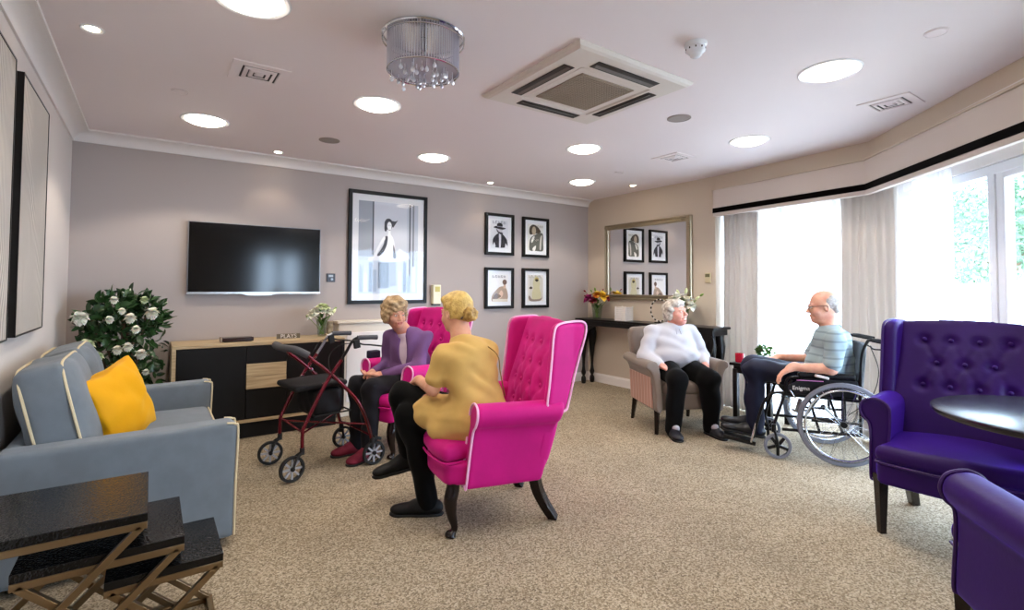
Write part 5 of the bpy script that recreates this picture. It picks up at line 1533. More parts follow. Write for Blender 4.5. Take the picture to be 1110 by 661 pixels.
# ---------------------------------------------------------------- wheelchair
wc = thing('wheelchair', 'black self propelled wheelchair with grey tyres in front of the bay window', 'wheelchair', (4.364, 1.938, 0), heading(-.581, .814))
M_alloy = mat('bright_alloy', 'c9cbd0', rough=.18, metal=.95)
AY = -.095
for sx in (-1, 1):
    ww = wheel(wc, 'drive_wheel', (sx * .30, AY, .305), 0, .305, .026, M_greyrub, M_alloy, 18, .0014, tread=.018, bars=False)
    b = nb(); lathe(b, [(.268, -.008), (.274, -.009), (.279, 0), (.274, .009), (.268, .008), (.266, 0), (.268, -.008)], 56, mat=M4((sx * .30, AY, .305)) @ Matrix.Rotation(PI / 2, 4, 'Y')); bm_obj('rim', b, M_alloy, ww, smooth=True)
    b = nb(); tube(b, [(sx * .335, AY + .255 * math.cos(2 * PI * k / 56), .305 + .255 * math.sin(2 * PI * k / 56)) for k in range(56)], .008, 8, closed=True)
    for k in range(6):
        a = 2 * PI * k / 6; tube(b, [(sx * .335, AY + .255 * math.cos(a), .305 + .255 * math.sin(a)), (sx * .305, AY + .272 * math.cos(a), .305 + .272 * math.sin(a))], .004, 6)
    bm_obj('hand_rim', b, M_alloy, ww, smooth=True)
    wheel(wc, 'caster_wheel', (sx * .26, .335, .097), 0, .097, .028, M_greyrub, M_blackmetal, 5, .011, tread=.014)
    b = nb()
    for e in (-.024, .024): tube(b, smoothpath([(sx * .26 + e, .335, .097), (sx * .26 + e, .345, .17), (sx * .26 + e * .4, .36, .215)], 4), .009, 8)
    tube(b, [(sx * .26, .36, .20), (sx * .26, .36, .26)], .017, 12); bm_obj('caster_fork', b, M_blackmetal, wc, smooth=True)
    x = sx * .235
    b = nb()
    tube(b, smoothpath([(x, -.42, .905), (x, -.30, .925), (x, -.265, .90), (x, -.235, .80), (x, -.225, .60), (x, -.22, .22)], 6), .0115, 12)
    tube(b, [(x, -.22, .47), (x, .30, .49)], .0115, 12)
    tube(b, [(x, -.22, .22), (x, .30, .22)], .0115, 12)
    tube(b, smoothpath([(x, .36, .22), (x, .34, .30), (x, .30, .42), (x, .27, .52), (x, .23, .60)], 5), .0115, 12)
    tube(b, [(x, -.12, .305), (x, -.12, .48)], .010, 10); tube(b, [(x, -.22, .305), (x, .10, .305)], .010, 10)
    bm_obj('side_frame', b, M_blackmetal, wc, smooth=True)
    b = nb(); tube(b, [(x, -.30, .925), (x, -.34, .92), (x, -.45, .90)], [.014, .0175, .0165], 14); bm_obj('push_grip', b, M_rub, wc, smooth=True)
    b = nb(); tube(b, smoothpath([(x, -.285, .885), (x, -.31, .86), (x, -.37, .855), (x, -.43, .83)], 4), .006, 8); bm_obj('brake_lever', b, M_blackmetal, wc, smooth=True)
    b = nb(); tube(b, smoothpath([(x, -.29, .88), (x + sx * .03, -.33, .70), (x + sx * .02, -.28, .50), (x, -.14, .36)], 6), .003, 6); bm_obj('brake_cable', b, M_rub, wc, smooth=True)
    s = SDF((min(x - .04, x + .04), -.20, .61), (max(x - .04, x + .04), .22, .68), .007); s.box((x, .0, .648), (.028, .19, .018), .016); s.obj('armrest', M_vinyl, wc)
    b = nb(); prism(b, [(-.20, .50), (-.20, .62), (.16, .62), (.26, .56), (.27, .50)], x + sx * .010, x + sx * .018, 'x'); bm_obj('skirt_guard', b, M_vinyl, wc, bevel=.003)
    b = nb(); tube(b, smoothpath([(x, .20, .625), (x, .25, .615), (x, .27, .57), (x, .27, .50)], 5), .010, 10); tube(b, [(x, -.19, .625), (x, .2, .625)], .010, 10); bm_obj('arm_tube', b, M_blackmetal, wc, smooth=True)
    # leg hanger and footplate
    b = nb(); tube(b, smoothpath([(x, .28, .50), (x, .36, .49), (x * .95, .42, .42), (x * .85, .47, .25), (x * .8, .50, .12)], 6), .011, 12); bm_obj('leg_hanger', b, M_blackmetal, wc, smooth=True)
    b = nb(); tube(b, [(x * .83, .475, .24), (x * .8, .515, .085)], .012, 12); bm_obj('footrest_tube', b, M_alloy, wc, smooth=True)
    b = nb(); box(b, (x * .48, .60, .100), (.14, .22, .012), (R(10), 0, 0)); box(b, (x * .8, .60, .095), (.016, .24, .03), (R(10), 0, 0)); bm_obj('footplate', b, M_blackmetal, wc, bevel=.003)
    b = nb(); box(b, (x + sx * .03, .19, .42), (.012, .03, .10), (R(15), 0, 0)); tube(b, [(x + sx * .03, .21, .47), (x + sx * .04, .25, .53)], .006, 8); tube(b, [(x + sx * .02, .16, .39), (x + sx * .06, .14, .38)], .009, 8); box(b, (x + sx * .02, .2, .37), (.025, .07, .02), (R(20), 0, 0)); bm_obj('parking_brake', b, M_alloy, wc, bevel=.002)
b = nb(); tube(b, [(-.235, .05, .235), (.235, .05, .475)], .010, 10); tube(b, [(.235, .05, .235), (-.235, .05, .475)], .010, 10); tube(b, [(-.235, -.1, .235), (.235, -.1, .475)], .010, 10); tube(b, [(-.30, AY, .305), (.30, AY, .305)], .010, 10); bm_obj('cross_brace', b, M_blackmetal, wc, smooth=True)
s = SDF((-.24, -.24, .44), (.24, .30, .52), .009); s.box((0, .03, .485), (.225, .235, .022), .02); s.obj('seat', M_vinyl, wc)
s = SDF((-.25, -.32, .45), (.25, -.18, .92), .009)
s.apply(lambda X, Y, Z: np.maximum(np.maximum(np.abs(X) - .228, np.abs(Z - .68) - .21), np.abs(Y + .235 + .05 * (1 - (X / .23) ** 2) + (Z - .68) * .08) - .012), (-.24, -.32, .46), (.24, -.18, .9))
s.obj('backrest', M_vinyl, wc)
text_mesh('Enigma', .042, M_white, wc, (-.2560, .17, .545), (R(90), 0, R(-90)), .0005)
b = nb(); box2(b, (-.2555, .02, .603), (-.2535, .20, .608)); bm_obj('pink_trim_strip', b, mat('pink_strip', 'd98ac4', rough=.5), wc)
s = SDF((-.03, -.06, -.02), (.03, .06, .03), .005); s.box((0, 0, 0), (.018, .05, .01), .008, rot=rotm(R(12), 0, 0))
tis = s.obj('folded_tissue', M_white, None, disp=folds(.003, 60, 2)); tag(tis, 'crumpled white tissue tucked beside the wheelchair armrest', 'tissue')
tis.location = wc.matrix_world @ Vector((0, 0, 0)) if False else (4.364 + .814 * -.262 - .581 * .03, 1.938 + .581 * -.262 + .814 * .03, .640); tis.rotation_euler = (0, 0, heading(-.581, .814))
# ================================================================== people
def skin(name, col, col2):
    return mat(name, col, rough=.5, sss=.25, spec=.35, var=.2, vscale=18, col2=col2)
M_skin_a = skin('fair_skin_a', 'dba48a', 'cf8f78')
M_skin_b = skin('fair_skin_b', 'e0a88c', 'd49a80')
M_skin_c = skin('rosy_skin', 'e8b4a2', 'dc9484')
M_skin_d = skin('ruddy_skin', 'e6b49c', 'd89a84')
M_lip = mat('lip', 'a8504c', rough=.45)
M_mouth = mat('mouth_dark', '5a1b1b', rough=.6)
M_eye = mat('eye_white', 'e8e4de', rough=.2)
M_iris = mat('iris', '2c3a44', rough=.2)

def vec(*a): return np.array(a, float)
def unit(v): v = np.array(v, float); return v / (np.linalg.norm(v) + 1e-12)
def basis(fwd, upv=(0, 0, 1)):
    """columns: right, forward, up"""
    f = unit(fwd); r = unit(np.cross(f, upv)); u = np.cross(r, f)
    return np.stack([r, f, u], 1)
def tilt(B, pitch=0, roll=0, yaw=0):
    return B @ rotm(0, 0, yaw) @ rotm(pitch, 0, 0) @ rotm(0, roll, 0)

def add_head(s, c, B, sc=1.0, neck=None, full=1.0, nose=1.0, smile=0.0, jaw=1.0):
    P = lambda x, y, z: vec(*c) + B @ (vec(x, y, z) * sc)
    E = lambda p, r, k=.02, op='add': s.ell(P(*p), np.array(r) * sc, rot=B, k=k * sc, op=op)
    C = lambda a, b, r0, r1=None, k=.012, op='add': s.cap(P(*a), P(*b), r0 * sc, (r1 or r0) * sc, k * sc, op)
    E((0, -.018, .032), (.072, .094, .083))
    E((0, .012, -.025), (.062 * full, .075, .085), .03)
    E((0, .035, -.072), (.046 * jaw, .048, .036), .03)
    E((0, .068, -.095), (.019, .017, .016), .025)
    for sx in (-1, 1):
        E((sx * .038, .052, -.036), (.024 * full, .026, .024), .02)
        E((sx * .030, .093, .000), (.015, .013, .010), .014, 'cut')
        E((sx * .030, .074, .000), (.0125, .0125, .0115), .002)
        C((sx * .014, .088, .014), (sx * .042, .074, .016), .006, .005, .012)
        E((sx * .074, -.012, -.012), (.009, .018, .030), .008)
        E((sx * .079, -.010, -.010), (.004, .009, .016), .006, 'cut')
        C((sx * .018, .090, -.048), (sx * .036, .070, -.075), .004, .004, .012, 'cut')
    C((0, .083, .006), (0, .108 * (1 + .04 * (nose - 1)), -.032), .0075 * nose, .012 * nose, .012)
    for sx in (-1, 1): E((sx * .011, .098, -.036), (.0085, .010, .0075), .006)
    C((-.020, .083, -.060), (.020, .083, -.060), .0075, None, .008)
    C((-.017, .082, -.072), (.017, .082, -.072), .007, None, .008)
    if neck is not None:
        a = P(0, -.035, -.05); s.cap(a, neck, .052 * sc, .058 * sc, .03)
        s.cap(P(0, .02, -.085), neck + (a - neck) * .25, .03 * sc, .045 * sc, .03)
    return P

def face_parts(root, P, B, sc=1.0, open_=0.0, lip=M_lip, brow=None):
    for sx in (-1, 1):
        e = SDF(P(sx * .030, .076, .0) - .016, P(sx * .030, .076, .0) + .016, .0022)
        e.ell(P(sx * .030, .0765, -.0005), vec(.0118, .0118, .0070) * sc, rot=B, k=0); e.obj('eye', M_eye, root, smooth_it=0)
        e = SDF(P(sx * .030, .086, .0) - .009, P(sx * .030, .086, .0) + .009, .0018)
        e.ell(P(sx * .030, .0862, -.0005), vec(.0048, .003, .0048) * sc, rot=B, k=0); e.obj('iris', M_iris, root, smooth_it=0)
        if brow:
            e = SDF(P(sx * .03, .08, .02) - .03, P(sx * .03, .08, .02) + .03, .003)
            e.cap(P(sx * .015, .0925, .021), P(sx * .030, .0895, .026), .0035 * sc, .0035 * sc, 0); e.cap(P(sx * .030, .0895, .026), P(sx * .044, .077, .021), .0035 * sc, .002 * sc, 0.002); e.obj('eyebrow', brow, root)
    e = SDF(P(0, .088, -.065) - .035, P(0, .088, -.065) + .035, .0025)
    e.cap(P(-.019, .0885, -.0605 + .004 * (open_ > 0)), P(.019, .0885, -.0605 + .004 * (open_ > 0)), .0042 * sc, .0042 * sc, .004); e.cap(P(-.015, .0875, -.0695 - open_), P(.015, .0875, -.0695 - open_), .0048 * sc, .0048 * sc, .002)
    e.obj('lips', lip, root)
    if open_ > 0:
        e = SDF(P(0, .088, -.065) - .035, P(0, .088, -.065) + .035, .0025); e.ell(P(0, .0845, -.066 - open_ / 2), vec(.018, .0055, .006 + open_ * .7) * sc, rot=B, k=0); e.obj('mouth', M_mouth, root)

def add_hand(s, wrist, d, palm, thumb, curl=.5, sc=1.0, spread=.04, thumb_in=.3):
    """d: pointing direction, palm: direction the palm faces (fingers curl that way), thumb: side of the thumb"""
    d = unit(d); palm = unit(np.array(palm) - d * np.dot(palm, d)); t = unit(np.array(thumb) - d * np.dot(thumb, d) - palm * np.dot(thumb, palm))
    w = np.array(wrist, float)
    s.ell(w + d * .045 * sc, np.array([.040, .050, .016]) * sc, rot=np.stack([t, d, palm], 1), k=.012)
    s.cap(w - d * .02, w + d * .02, .026 * sc, .028 * sc, .015)
    for i, (off, L) in enumerate(((.030, .075), (.010, .084), (-.010, .078), (-.029, .062))):
        kn = w + (d * (.083 - abs(off) * .15) + t * off * 1.0) * sc
        s.cap(w + (d * .02 + t * off * .6) * sc, kn, .013 * sc, .0105 * sc, .008)
        dd = unit(d + t * off * spread * 20 / 10)
        p = kn
        a = curl * .55
        for seg, (f_, r0, r1) in enumerate(((.46, .0098, .0090), (.30, .0088, .0080), (.24, .0078, .0068))):
            v = dd * math.cos(a) + palm * math.sin(a)
            q = p + v * L * f_ * sc
            s.cap(p, q, r0 * sc, r1 * sc, .0025)
            p = q; a += curl * .75
    p0 = w + (d * .018 + t * .026) * sc; p1 = w + (d * .048 + t * .050 + palm * .012) * sc; p2 = p1 + (d * .030 + t * (.012 - .02 * thumb_in) + palm * .012 * thumb_in) * sc; p3 = p2 + (d * .024 - t * .008 * thumb_in + palm * .010 * thumb_in) * sc
    s.cap(p0, p1, .015 * sc, .012 * sc, .012); s.cap(p1, p2, .0115 * sc, .010 * sc, .004); s.cap(p2, p3, .010 * sc, .0078 * sc, .003)

def shoe(name, m_, root, ankle, fwd, L=.26, W=.046, sole=M_rub, pitch=0.0, high=.0, opn=None):
    B = tilt(basis(fwd), pitch)
    P = lambda x, y, z: np.array(ankle) + B @ vec(x, y, z)
    lo = P(0, 0, 0) - .28; hi = P(0, 0, 0) + .28
    s = SDF(lo, hi, .006)
    h0 = -.07
    s.ell(P(0, -.03, h0 + .035), (W * .85, .055, .045), rot=B, k=.02)
    s.ell(P(0, .06, h0 + .028), (W, .10, .038), rot=B, k=.03)
    s.ell(P(0, L - .10, h0 + .022), (W * 1.03, .06, .028), rot=B, k=.03)
    s.cap(P(0, -.005, h0 + .05), P(0, -.005, h0 + .085 + high), .040, .040, .02)
    s.cap(P(0, .0, h0 + .075), P(0, .075, h0 + .045), .038, .034, .02)
    s.apply(lambda X, Y, Z: -((X - ankle[0]) * B[0, 2] + (Y - ankle[1]) * B[1, 2] + (Z - ankle[2]) * B[2, 2] - h0), lo, hi, 0, 'and')
    o = s.obj(name, m_, root)
    s = SDF(lo, hi, .006)
    s.ell(P(0, -.03, h0 + .005), (W * .9, .06, .03), rot=B, k=.02); s.ell(P(0, .06, h0 + .005), (W * 1.05, .105, .03), rot=B, k=.02); s.ell(P(0, L - .10, h0 + .005), (W * 1.08, .066, .03), rot=B, k=.02)
    f = lambda X, Y, Z: np.abs((X - ankle[0]) * B[0, 2] + (Y - ankle[1]) * B[1, 2] + (Z - ankle[2]) * B[2, 2] - h0 + .004) - .010
    s.apply(f, lo, hi, 0, 'and')
    s.obj('sole', sole, o)
    return o

def rel(root_loc):
    r0 = vec(root_loc[0], root_loc[1], 0)
    return lambda x, y, z: vec(x, y, z) - r0

# ---------------------------------------------------------------- 1. woman in the purple cardigan
loc = (1.80, 4.01)
p1 = thing('person', 'elderly woman with short fair hair and purple cardigan, seated in the rear pink armchair', 'person', (loc[0], loc[1], 0))
F = unit((-.98, -.19, 0)); Rg = vec(F[1], -F[0], 0)
o0 = vec(1.86, 4.02, 0)
def L1(x, y, z): return o0 + Rg * x + F * y + vec(0, 0, z) - vec(loc[0], loc[1], 0)
TB = basis(unit(F * .80 + -Rg * .60))           # torso turned towards the staff member
hd = L1(-.01, .235, 1.085); HB = tilt(basis(unit(vec(.04, -1, -.12))), 0, R(3))
sR, sL = L1(.0, .11, .885) + TB[:, 0] * .150, L1(-.0, .11, .885) - TB[:, 0] * .150
chest = L1(0, .11, .80); belly = L1(0, .06, .64); pel = L1(0, .08, .555); nk = L1(0, .15, .945)
eR, eL = L1(.17, .19, .66), L1(-.19, .13, .665)
wR, wL = L1(.06, .40, .615), L1(-.05, .39, .61)
kR, kL = L1(.09, .50, .525), L1(-.10, .50, .525)
aR, aL = L1(.09, .50, .10), L1(-.10, .515, .10)
s = SDF(L1(-.4, 0, 0).min() * 0 + vec(-.95, -.5, 0), vec(.45, .45, 1.3), .006)
s.path([pel, belly, chest], [.07, .075, .075], .03); s.path([chest, nk], [.065, .050], .03)
s.path([sR, eR, wR], [.04, .034, .024], .02); s.path([sL, eL, wL], [.04, .034, .024], .02); s.cap(sR, sL, .045, .045, .03)
for k_, a_ in ((kR, aR), (kL, aL)): s.path([pel, k_, a_], [.075, .05, .036], .03); s.cap(a_, a_ + F * .07 - vec(0, 0, .06), .026, .018, .01)
add_hand(s, wR, unit(F * .55 - Rg * .8 + vec(0, 0, -.05)), vec(0, 0, -1) + Rg * -.1, F, .55)
add_hand(s, wL, unit(F * .75 + Rg * .55), vec(0, 0, 1), F * .3 - Rg, .5)
P = add_head(s, hd, HB, 1.0, nk, full=.93, jaw=.9)
s.obj('body', M_skin_a, p1)
M_hair1 = mat('sandy_grey_hair', 'c4a67c', rough=.55, var=.45, vscale=40, col2='8e7455', bump=.4, bscale=90)
face_parts(p1, P, HB, brow=M_hair1)
s = SDF(hd - .17, hd + .17, .006)
s.ell(P(0, -.03, .045), (.098, .112, .098), rot=HB, k=0); s.ell(P(0, .045, .085), (.078, .055, .045), rot=HB, k=.03)
for sx in (-1, 1): s.ell(P(sx * .075, -.02, -.01), (.032, .06, .065), rot=HB, k=.03)
s.ell(P(0, -.08, -.03), (.075, .05, .065), rot=HB, k=.03)
s.ell(P(0, .135, -.035), (.064, .085, .092), rot=HB, k=.015, op='cut')
s.obj('hair', M_hair1, p1, disp=folds(.010, 95, 5))
M_card = mat('purple_cardigan', '6b4a78', rough=.9, sheen=.4, sheen_tint='b090c8', bump=.15, bscale=300)
s = SDF(vec(-.75, -.5, .45), vec(.45, .45, 1.0), .007)
s.ell(chest, (.155, .115, .17), rot=TB, k=.05); s.ell(belly, (.17, .135, .15), rot=TB, k=.06); s.ell(pel, (.20, .17, .11), rot=TB, k=.06)
s.ell(L1(0, .13, .55), (.20, .16, .05), rot=TB, k=.05)
s.cap(sR, sL, .050, .050, .06); s.cap(L1(0, .12, .86), nk - vec(0, 0, .012), .095, .056, .07)
s.path([sR, eR, wR - unit(wR - eR) * .03], [.054, .050, .036], .04); s.path([sL, eL, wL - unit(wL - eL) * .03], [.054, .050, .036], .04)
fr = TB[:, 1]
s.ell(chest + fr * .12 + vec(0, 0, -.02), (.035, .04, .16), rot=TB, k=.015, op='cut'); s.ell(nk + fr * .06, (.042, .04, .05), rot=TB, k=.015, op='cut')
s.obj('cardigan', M_card, p1, disp=folds(.010, 38, 7, dirs=(1, 1, 1.4)))
s = SDF(vec(-.6, -.45, .5), vec(.35, .4, 1.0), .007)
s.ell(chest + fr * .012, (.12, .095, .17), rot=TB, k=.04); s.ell(belly + fr * .018, (.14, .115, .14), rot=TB, k=.05); s.cap(chest + fr * .03 + vec(0, 0, .08), nk - vec(0, 0, .03), .06, .052, .03)
s.obj('blouse', mat('pale_lilac_blouse', 'c9b6c2', rough=.8), p1, disp=folds(.003, 50, 3))
M_trou1 = mat('charcoal_trousers', '1f1f25', rough=.9, sheen=.1, spec=.2, bump=.05, bscale=200)
s = SDF(vec(-.95, -.5, .04), vec(.4, .45, .75), .007)
s.ell(pel - vec(0, 0, .02), (.19, .17, .10), rot=basis(F), k=.05)
for sx, k_, a_ in ((1, kR, aR), (-1, kL, aL)): s.path([pel + Rg * sx * .08 + F * .04, k_, a_ + vec(0, 0, -.035)], [.098, .072, .060], .035)
s.obj('trousers', M_trou1, p1, disp=folds(.011, 30, 9))
M_slip = mat('burgundy_slipper', '7a1c34', rough=.8, bump=.2, bscale=150)
shoe('slipper', M_slip, p1, aR - vec(0, 0, .022), F + Rg * .15, .25, .05); shoe('slipper', M_slip, p1, aL - vec(0, 0, .022), F - Rg * .25, .25, .05)

# ---------------------------------------------------------------- 2. staff member in the yellow tunic
loc = (1.50, 2.55)
p2 = thing('person', 'blonde woman in a mustard tunic and black trousers, seated with her back half turned', 'person', (loc[0], loc[1], 0))
W = rel(loc)
TB = basis(unit(vec(-.05, 1, .0)))
pel = W(1.53, 2.50, .57); belly = W(1.515, 2.50, .69); chest = W(1.49, 2.52, .84); nk = W(1.465, 2.585, 1.01)
sL, sR = W(1.335, 2.56, .925), W(1.605, 2.52, .925)
eL, eR = W(1.295, 2.60, .735), W(1.66, 2.68, .74)
wL, wR = W(1.315, 2.83, .745), W(1.48, 2.86, .72)
kL, aL = W(1.245, 2.79, .555), W(1.325, 2.70, .10)
kR, aR = W(1.235, 2.90, .655), W(1.315, 2.985, .29)
hd = W(1.458, 2.64, 1.155); HB = tilt(basis(unit(vec(-.25, 1, -.12))), 0, 0)
s = SDF(vec(-.55, -.4, 0), vec(.45, .75, 1.35), .006)
s.path([pel, belly, chest, nk], [.07, .075, .075, .050], .03); s.cap(sL, sR, .030, .030, .02)
s.path([sL, sL + (eL - sL) * .5, eL, wL], [.030, .040, .040, .026], .015); s.path([sR, sR + (eR - sR) * .5, eR, wR], [.030, .040, .040, .026], .015)
s.path([pel, kL, aL], [.08, .055, .038], .03); s.path([pel, kR, aR], [.08, .055, .038], .03)
s.cap(aL, aL + vec(-.05, .03, -.06), .026, .018, .01); s.cap(aR, aR + vec(-.05, .02, -.06), .026, .018, .01)
add_hand(s, wL, vec(.1, 1, -.35), vec(.2, -.1, -1), vec(1, 0, 0), .5); add_hand(s, wR, vec(-.7, .6, -.3), vec(0, 0, -1), vec(-.5, -.8, 0), .5)
P = add_head(s, hd, HB, .96, nk, full=.97)
s.obj('body', M_skin_b, p2)
M_hair2 = mat('blonde_hair', 'e2c272', rough=.45, var=.5, vscale=30, col2='b58f4c', bump=.4, bscale=110)
M_bun = mat('dark_blonde_hair', 'c9a257', rough=.45, var=.5, vscale=45, col2='8f6c33', bump=.4, bscale=120)
face_parts(p2, P, HB, .96, brow=M_hair2)
s = SDF(hd - .17, hd + .17, .006)
s.ell(P(0, -.026, .038), (.077, .099, .088), rot=HB, k=0); s.ell(P(0, .04, .085), (.06, .05, .026), rot=HB, k=.03)
s.ell(P(0, -.07, -.010), (.058, .048, .050), rot=HB, k=.03)
for sx in (-1, 1): s.ell(P(sx * .060, -.03, .005), (.016, .042, .040), rot=HB, k=.02)
s.ell(P(0, .135, -.035), (.068, .085, .100), rot=HB, k=.015, op='cut')
s.obj('hair', M_hair2, p2, disp=folds(.0028, 60, 15, dirs=(1, .4, 1.6)))
s = SDF(P(0, -.12, -.01) - .11, P(0, -.12, -.01) + .11, .006)
for k in range(7):
    a = 2 * PI * k / 7; s.cap(P(.030 * math.cos(a), -.118, -.022 + .030 * math.sin(a)), P(.026 * math.cos(a + 1.2), -.148, -.022 + .026 * math.sin(a + 1.2)), .019, .015, .004)
s.ell(P(0, -.12, -.022), (.036, .034, .036), rot=HB, k=.006)
s.obj('hair_bun', M_bun, p2, disp=folds(.002, 110, 4))
b = nb(); tube(b, [P(.05 * math.cos(t_), -.10, -.045 + .012 * math.sin(t_)) for t_ in [PI * k / 8 - .4 for k in range(10)]], .006, 8); bm_obj('hair_clip', b, mat('tortoise_clip', '5a4a46', rough=.3), p2, smooth=True)
M_tunic = mat('mustard_tunic', 'd2ab62', rough=.85, sheen=.15, var=.1, vscale=10, bump=.04, bscale=200)
s = SDF(vec(-.45, -.4, .38), vec(.42, .5, 1.08), .007)
s.ell(chest, (.165, .118, .17), rot=TB, k=.05); s.ell(belly, (.150, .122, .14), rot=TB, k=.06); s.ell(pel, (.200, .175, .12), rot=TB, k=.06)
s.cap(sL, sR, .050, .050, .06); s.cap(chest + vec(0, .03, .07), nk - vec(0, 0, .02), .105, .056, .07)
s.cap(sL, sL + (eL - sL) * .68, .054, .060, .04); s.cap(sR, sR + (eR - sR) * .68, .054, .060, .04)
s.cap(pel + vec(-.05, .06, .0), pel + vec(-.20, .19, .015), .115, .100, .05); s.cap(pel + vec(-.10, -.03, -.02), pel + vec(-.19, .07, -.055), .10, .080, .06)
s.cap(pel + vec(.05, -.08, .0), pel + vec(.10, -.06, -.06), .10, .08, .04)
s.obj('tunic', M_tunic, p2, disp=folds(.009, 34, 17, dirs=(1, 1, 1.6)))
b = nb(); tube(b, smoothpath([nk + vec(.06, -.045, -.0), chest + vec(.10, -.115, .09), chest + vec(.125, -.12, -.02), belly + vec(.13, -.10, .0)], 8), .0035, 6); bm_obj('seam', b, mat('dark_mustard_seam', '8a6a34', rough=.8), p2, smooth=True)
M_trou2 = mat('black_trousers', '070708', rough=.9, sheen=.05, spec=.15)
s = SDF(vec(-.55, -.4, .04), vec(.42, .75, .8), .007)
s.ell(pel - vec(0, 0, .03), (.18, .165, .09), rot=TB, k=.05)
s.path([pel + vec(-.06, .03, -.02), kL, aL + vec(0, 0, -.035)], [.080, .073, .056], .03); s.path([pel + vec(.0, .06, .0), kR, aR + unit(aR - kR) * .02], [.085, .073, .054], .03)
s.obj('trousers', M_trou2, p2, disp=folds(.010, 30, 19))
M_shoe2 = mat('black_shoe', '0a090b', rough=.55, spec=.3)
shoe('shoe', M_shoe2, p2, aL - vec(0, 0, .022), vec(-.80, .55, 0), .26, .045)
b = nb()
for k in range(4):
    q = aL + unit(vec(-.8, .55, 0)) * (.05 + .02 * k) + vec(0, 0, -.012 - .009 * k); sd = unit(vec(.55, .8, 0)) * .018; tube(b, smoothpath([q - sd, q + vec(0, 0, .012), q + sd], 4), .0025, 5)
bm_obj('laces', b, mat('grey_lace', '4c4a50', rough=.8), p2, smooth=True)
shoe('shoe', M_shoe2, p2, aR - vec(0, 0, .035), vec(-.93, .33, -.18), .26, .045)

# ---------------------------------------------------------------- 3. laughing woman in white
loc = (4.10, 3.13)
p3 = thing('person', 'laughing white haired woman in a white jumper and black trousers, in the grey armchair', 'person', (loc[0], loc[1], 0))
F = unit((-.46, -.89, 0)); Rg = vec(F[1], -F[0], 0)
def L3(x, y, z): return Rg * x + F * y + vec(0, 0, z)
TB = basis(F)
pel = L3(0, -.02, .56); belly = L3(0, .03, .66); chest = L3(0, -.03, .80); nk = L3(-.01, .0, .955)
sR, sL = L3(.19, -.03, .875), L3(-.19, -.03, .875)
eR, eL = L3(.295, .02, .665), L3(-.285, .02, .665)
wR, wL = L3(.215, .215, .60), L3(-.22, .20, .60)
kR, kL = L3(.15, .40, .50), L3(-.15, .40, .50)
aR, aL = L3(.175, .36, .10), L3(-.185, .36, .10)
hd = L3(-.02, .03, 1.075); HB = tilt(basis(unit(F * .88 - Rg * .47 + vec(0, 0, .12))), 0, R(5))
s = SDF(vec(-.55, -.65, 0), vec(.55, .45, 1.28), .006)
s.path([pel, belly, chest, nk], [.06, .09, .09, .055], .02); s.cap(sR, sL, .04, .04, .02)
s.path([sR, eR, wR], [.05, .042, .028], .02); s.path([sL, eL, wL], [.05, .042, .028], .02)
for k_, a_ in ((kR, aR), (kL, aL)): s.path([pel, k_, a_], [.06, .05, .04], .01); s.cap(a_, a_ + F * .07 - vec(0, 0, .06), .026, .018, .01)
add_hand(s, wR, unit(F * .7 - Rg * .45 + vec(0, 0, -.35)), vec(0, 0, -1), -Rg, .55); add_hand(s, wL, unit(F * .7 + Rg * .45 + vec(0, 0, -.35)), vec(0, 0, -1), Rg, .55)
P = add_head(s, hd, HB, 1.02, nk, full=1.14, jaw=1.25, nose=1.1)
s.ell(P(0, .03, -.10), (.05, .04, .025), rot=HB, k=.03)
s.obj('body', M_skin_c, p3)
M_hair3 = mat('white_hair', 'd9d2c8', rough=.6, var=.3, vscale=40, col2='aca297', bump=.4, bscale=90)
face_parts(p3, P, HB, 1.02, open_=.016, brow=M_hair3)
s = SDF(hd - .17, hd + .17, .006)
s.ell(P(0, -.03, .040), (.092, .105, .088), rot=HB, k=0); s.ell(P(0, .035, .080), (.072, .05, .034), rot=HB, k=.03)
for sx in (-1, 1): s.ell(P(sx * .074, -.035, -.012), (.024, .050, .060), rot=HB, k=.03)
s.ell(P(0, -.085, -.035), (.07, .045, .06), rot=HB, k=.03); s.ell(P(0, .135, -.035), (.07, .085, .095), rot=HB, k=.015, op='cut')
s.obj('hair', M_hair3, p3, disp=folds(.007, 80, 25))
M_jump = mat('white_jumper', 'c2c2ca', rough=.9, sheen=.3, bump=.12, bscale=250)
s = SDF(vec(-.5, -.5, .45), vec(.5, .4, 1.0), .007)
s.ell(chest, (.22, .155, .17), rot=TB, k=.06); s.ell(belly + F * .01, (.235, .185, .13), rot=TB, k=.06); s.ell(pel, (.225, .17, .09), rot=TB, k=.06)
s.ell(chest + F * .08 - vec(0, 0, .03), (.17, .10, .08), rot=TB, k=.06)
s.cap(sR, sL, .062, .062, .06); s.cap(chest + vec(0, 0, .05), nk - vec(0, 0, .022), .125, .065, .07)
s.path([sR, eR, wR - unit(wR - eR) * .02], [.078, .064, .042], .03); s.path([sL, eL, wL - unit(wL - eL) * .02], [.078, .064, .042], .03)
s.obj('jumper', M_jump, p3, disp=folds(.008, 34, 27, dirs=(.5, .5, 2.2)))
b = nb()
for dx in (-.012, .014): tube(b, [nk + F * .075 + Rg * dx + vec(0, 0, -.02), chest + F * .165 + Rg * dx * 1.6 + vec(0, 0, .075)], .0025, 5)
bm_obj('neck_ties', b, mat('grey_cord', '8f8f99', rough=.8), p3)
M_trou3 = mat('black_jersey', '08080a', rough=.9, sheen=.05, spec=.15)
s = SDF(vec(-.5, -.62, .03), vec(.5, .4, .72), .007)
s.ell(pel - vec(0, 0, .03), (.22, .18, .09), rot=TB, k=.05)
for sx, k_, a_ in ((1, kR, aR), (-1, kL, aL)): s.path([pel + Rg * sx * .09 + F * .03, k_, a_ - vec(0, 0, .04)], [.112, .086, .068], .04)
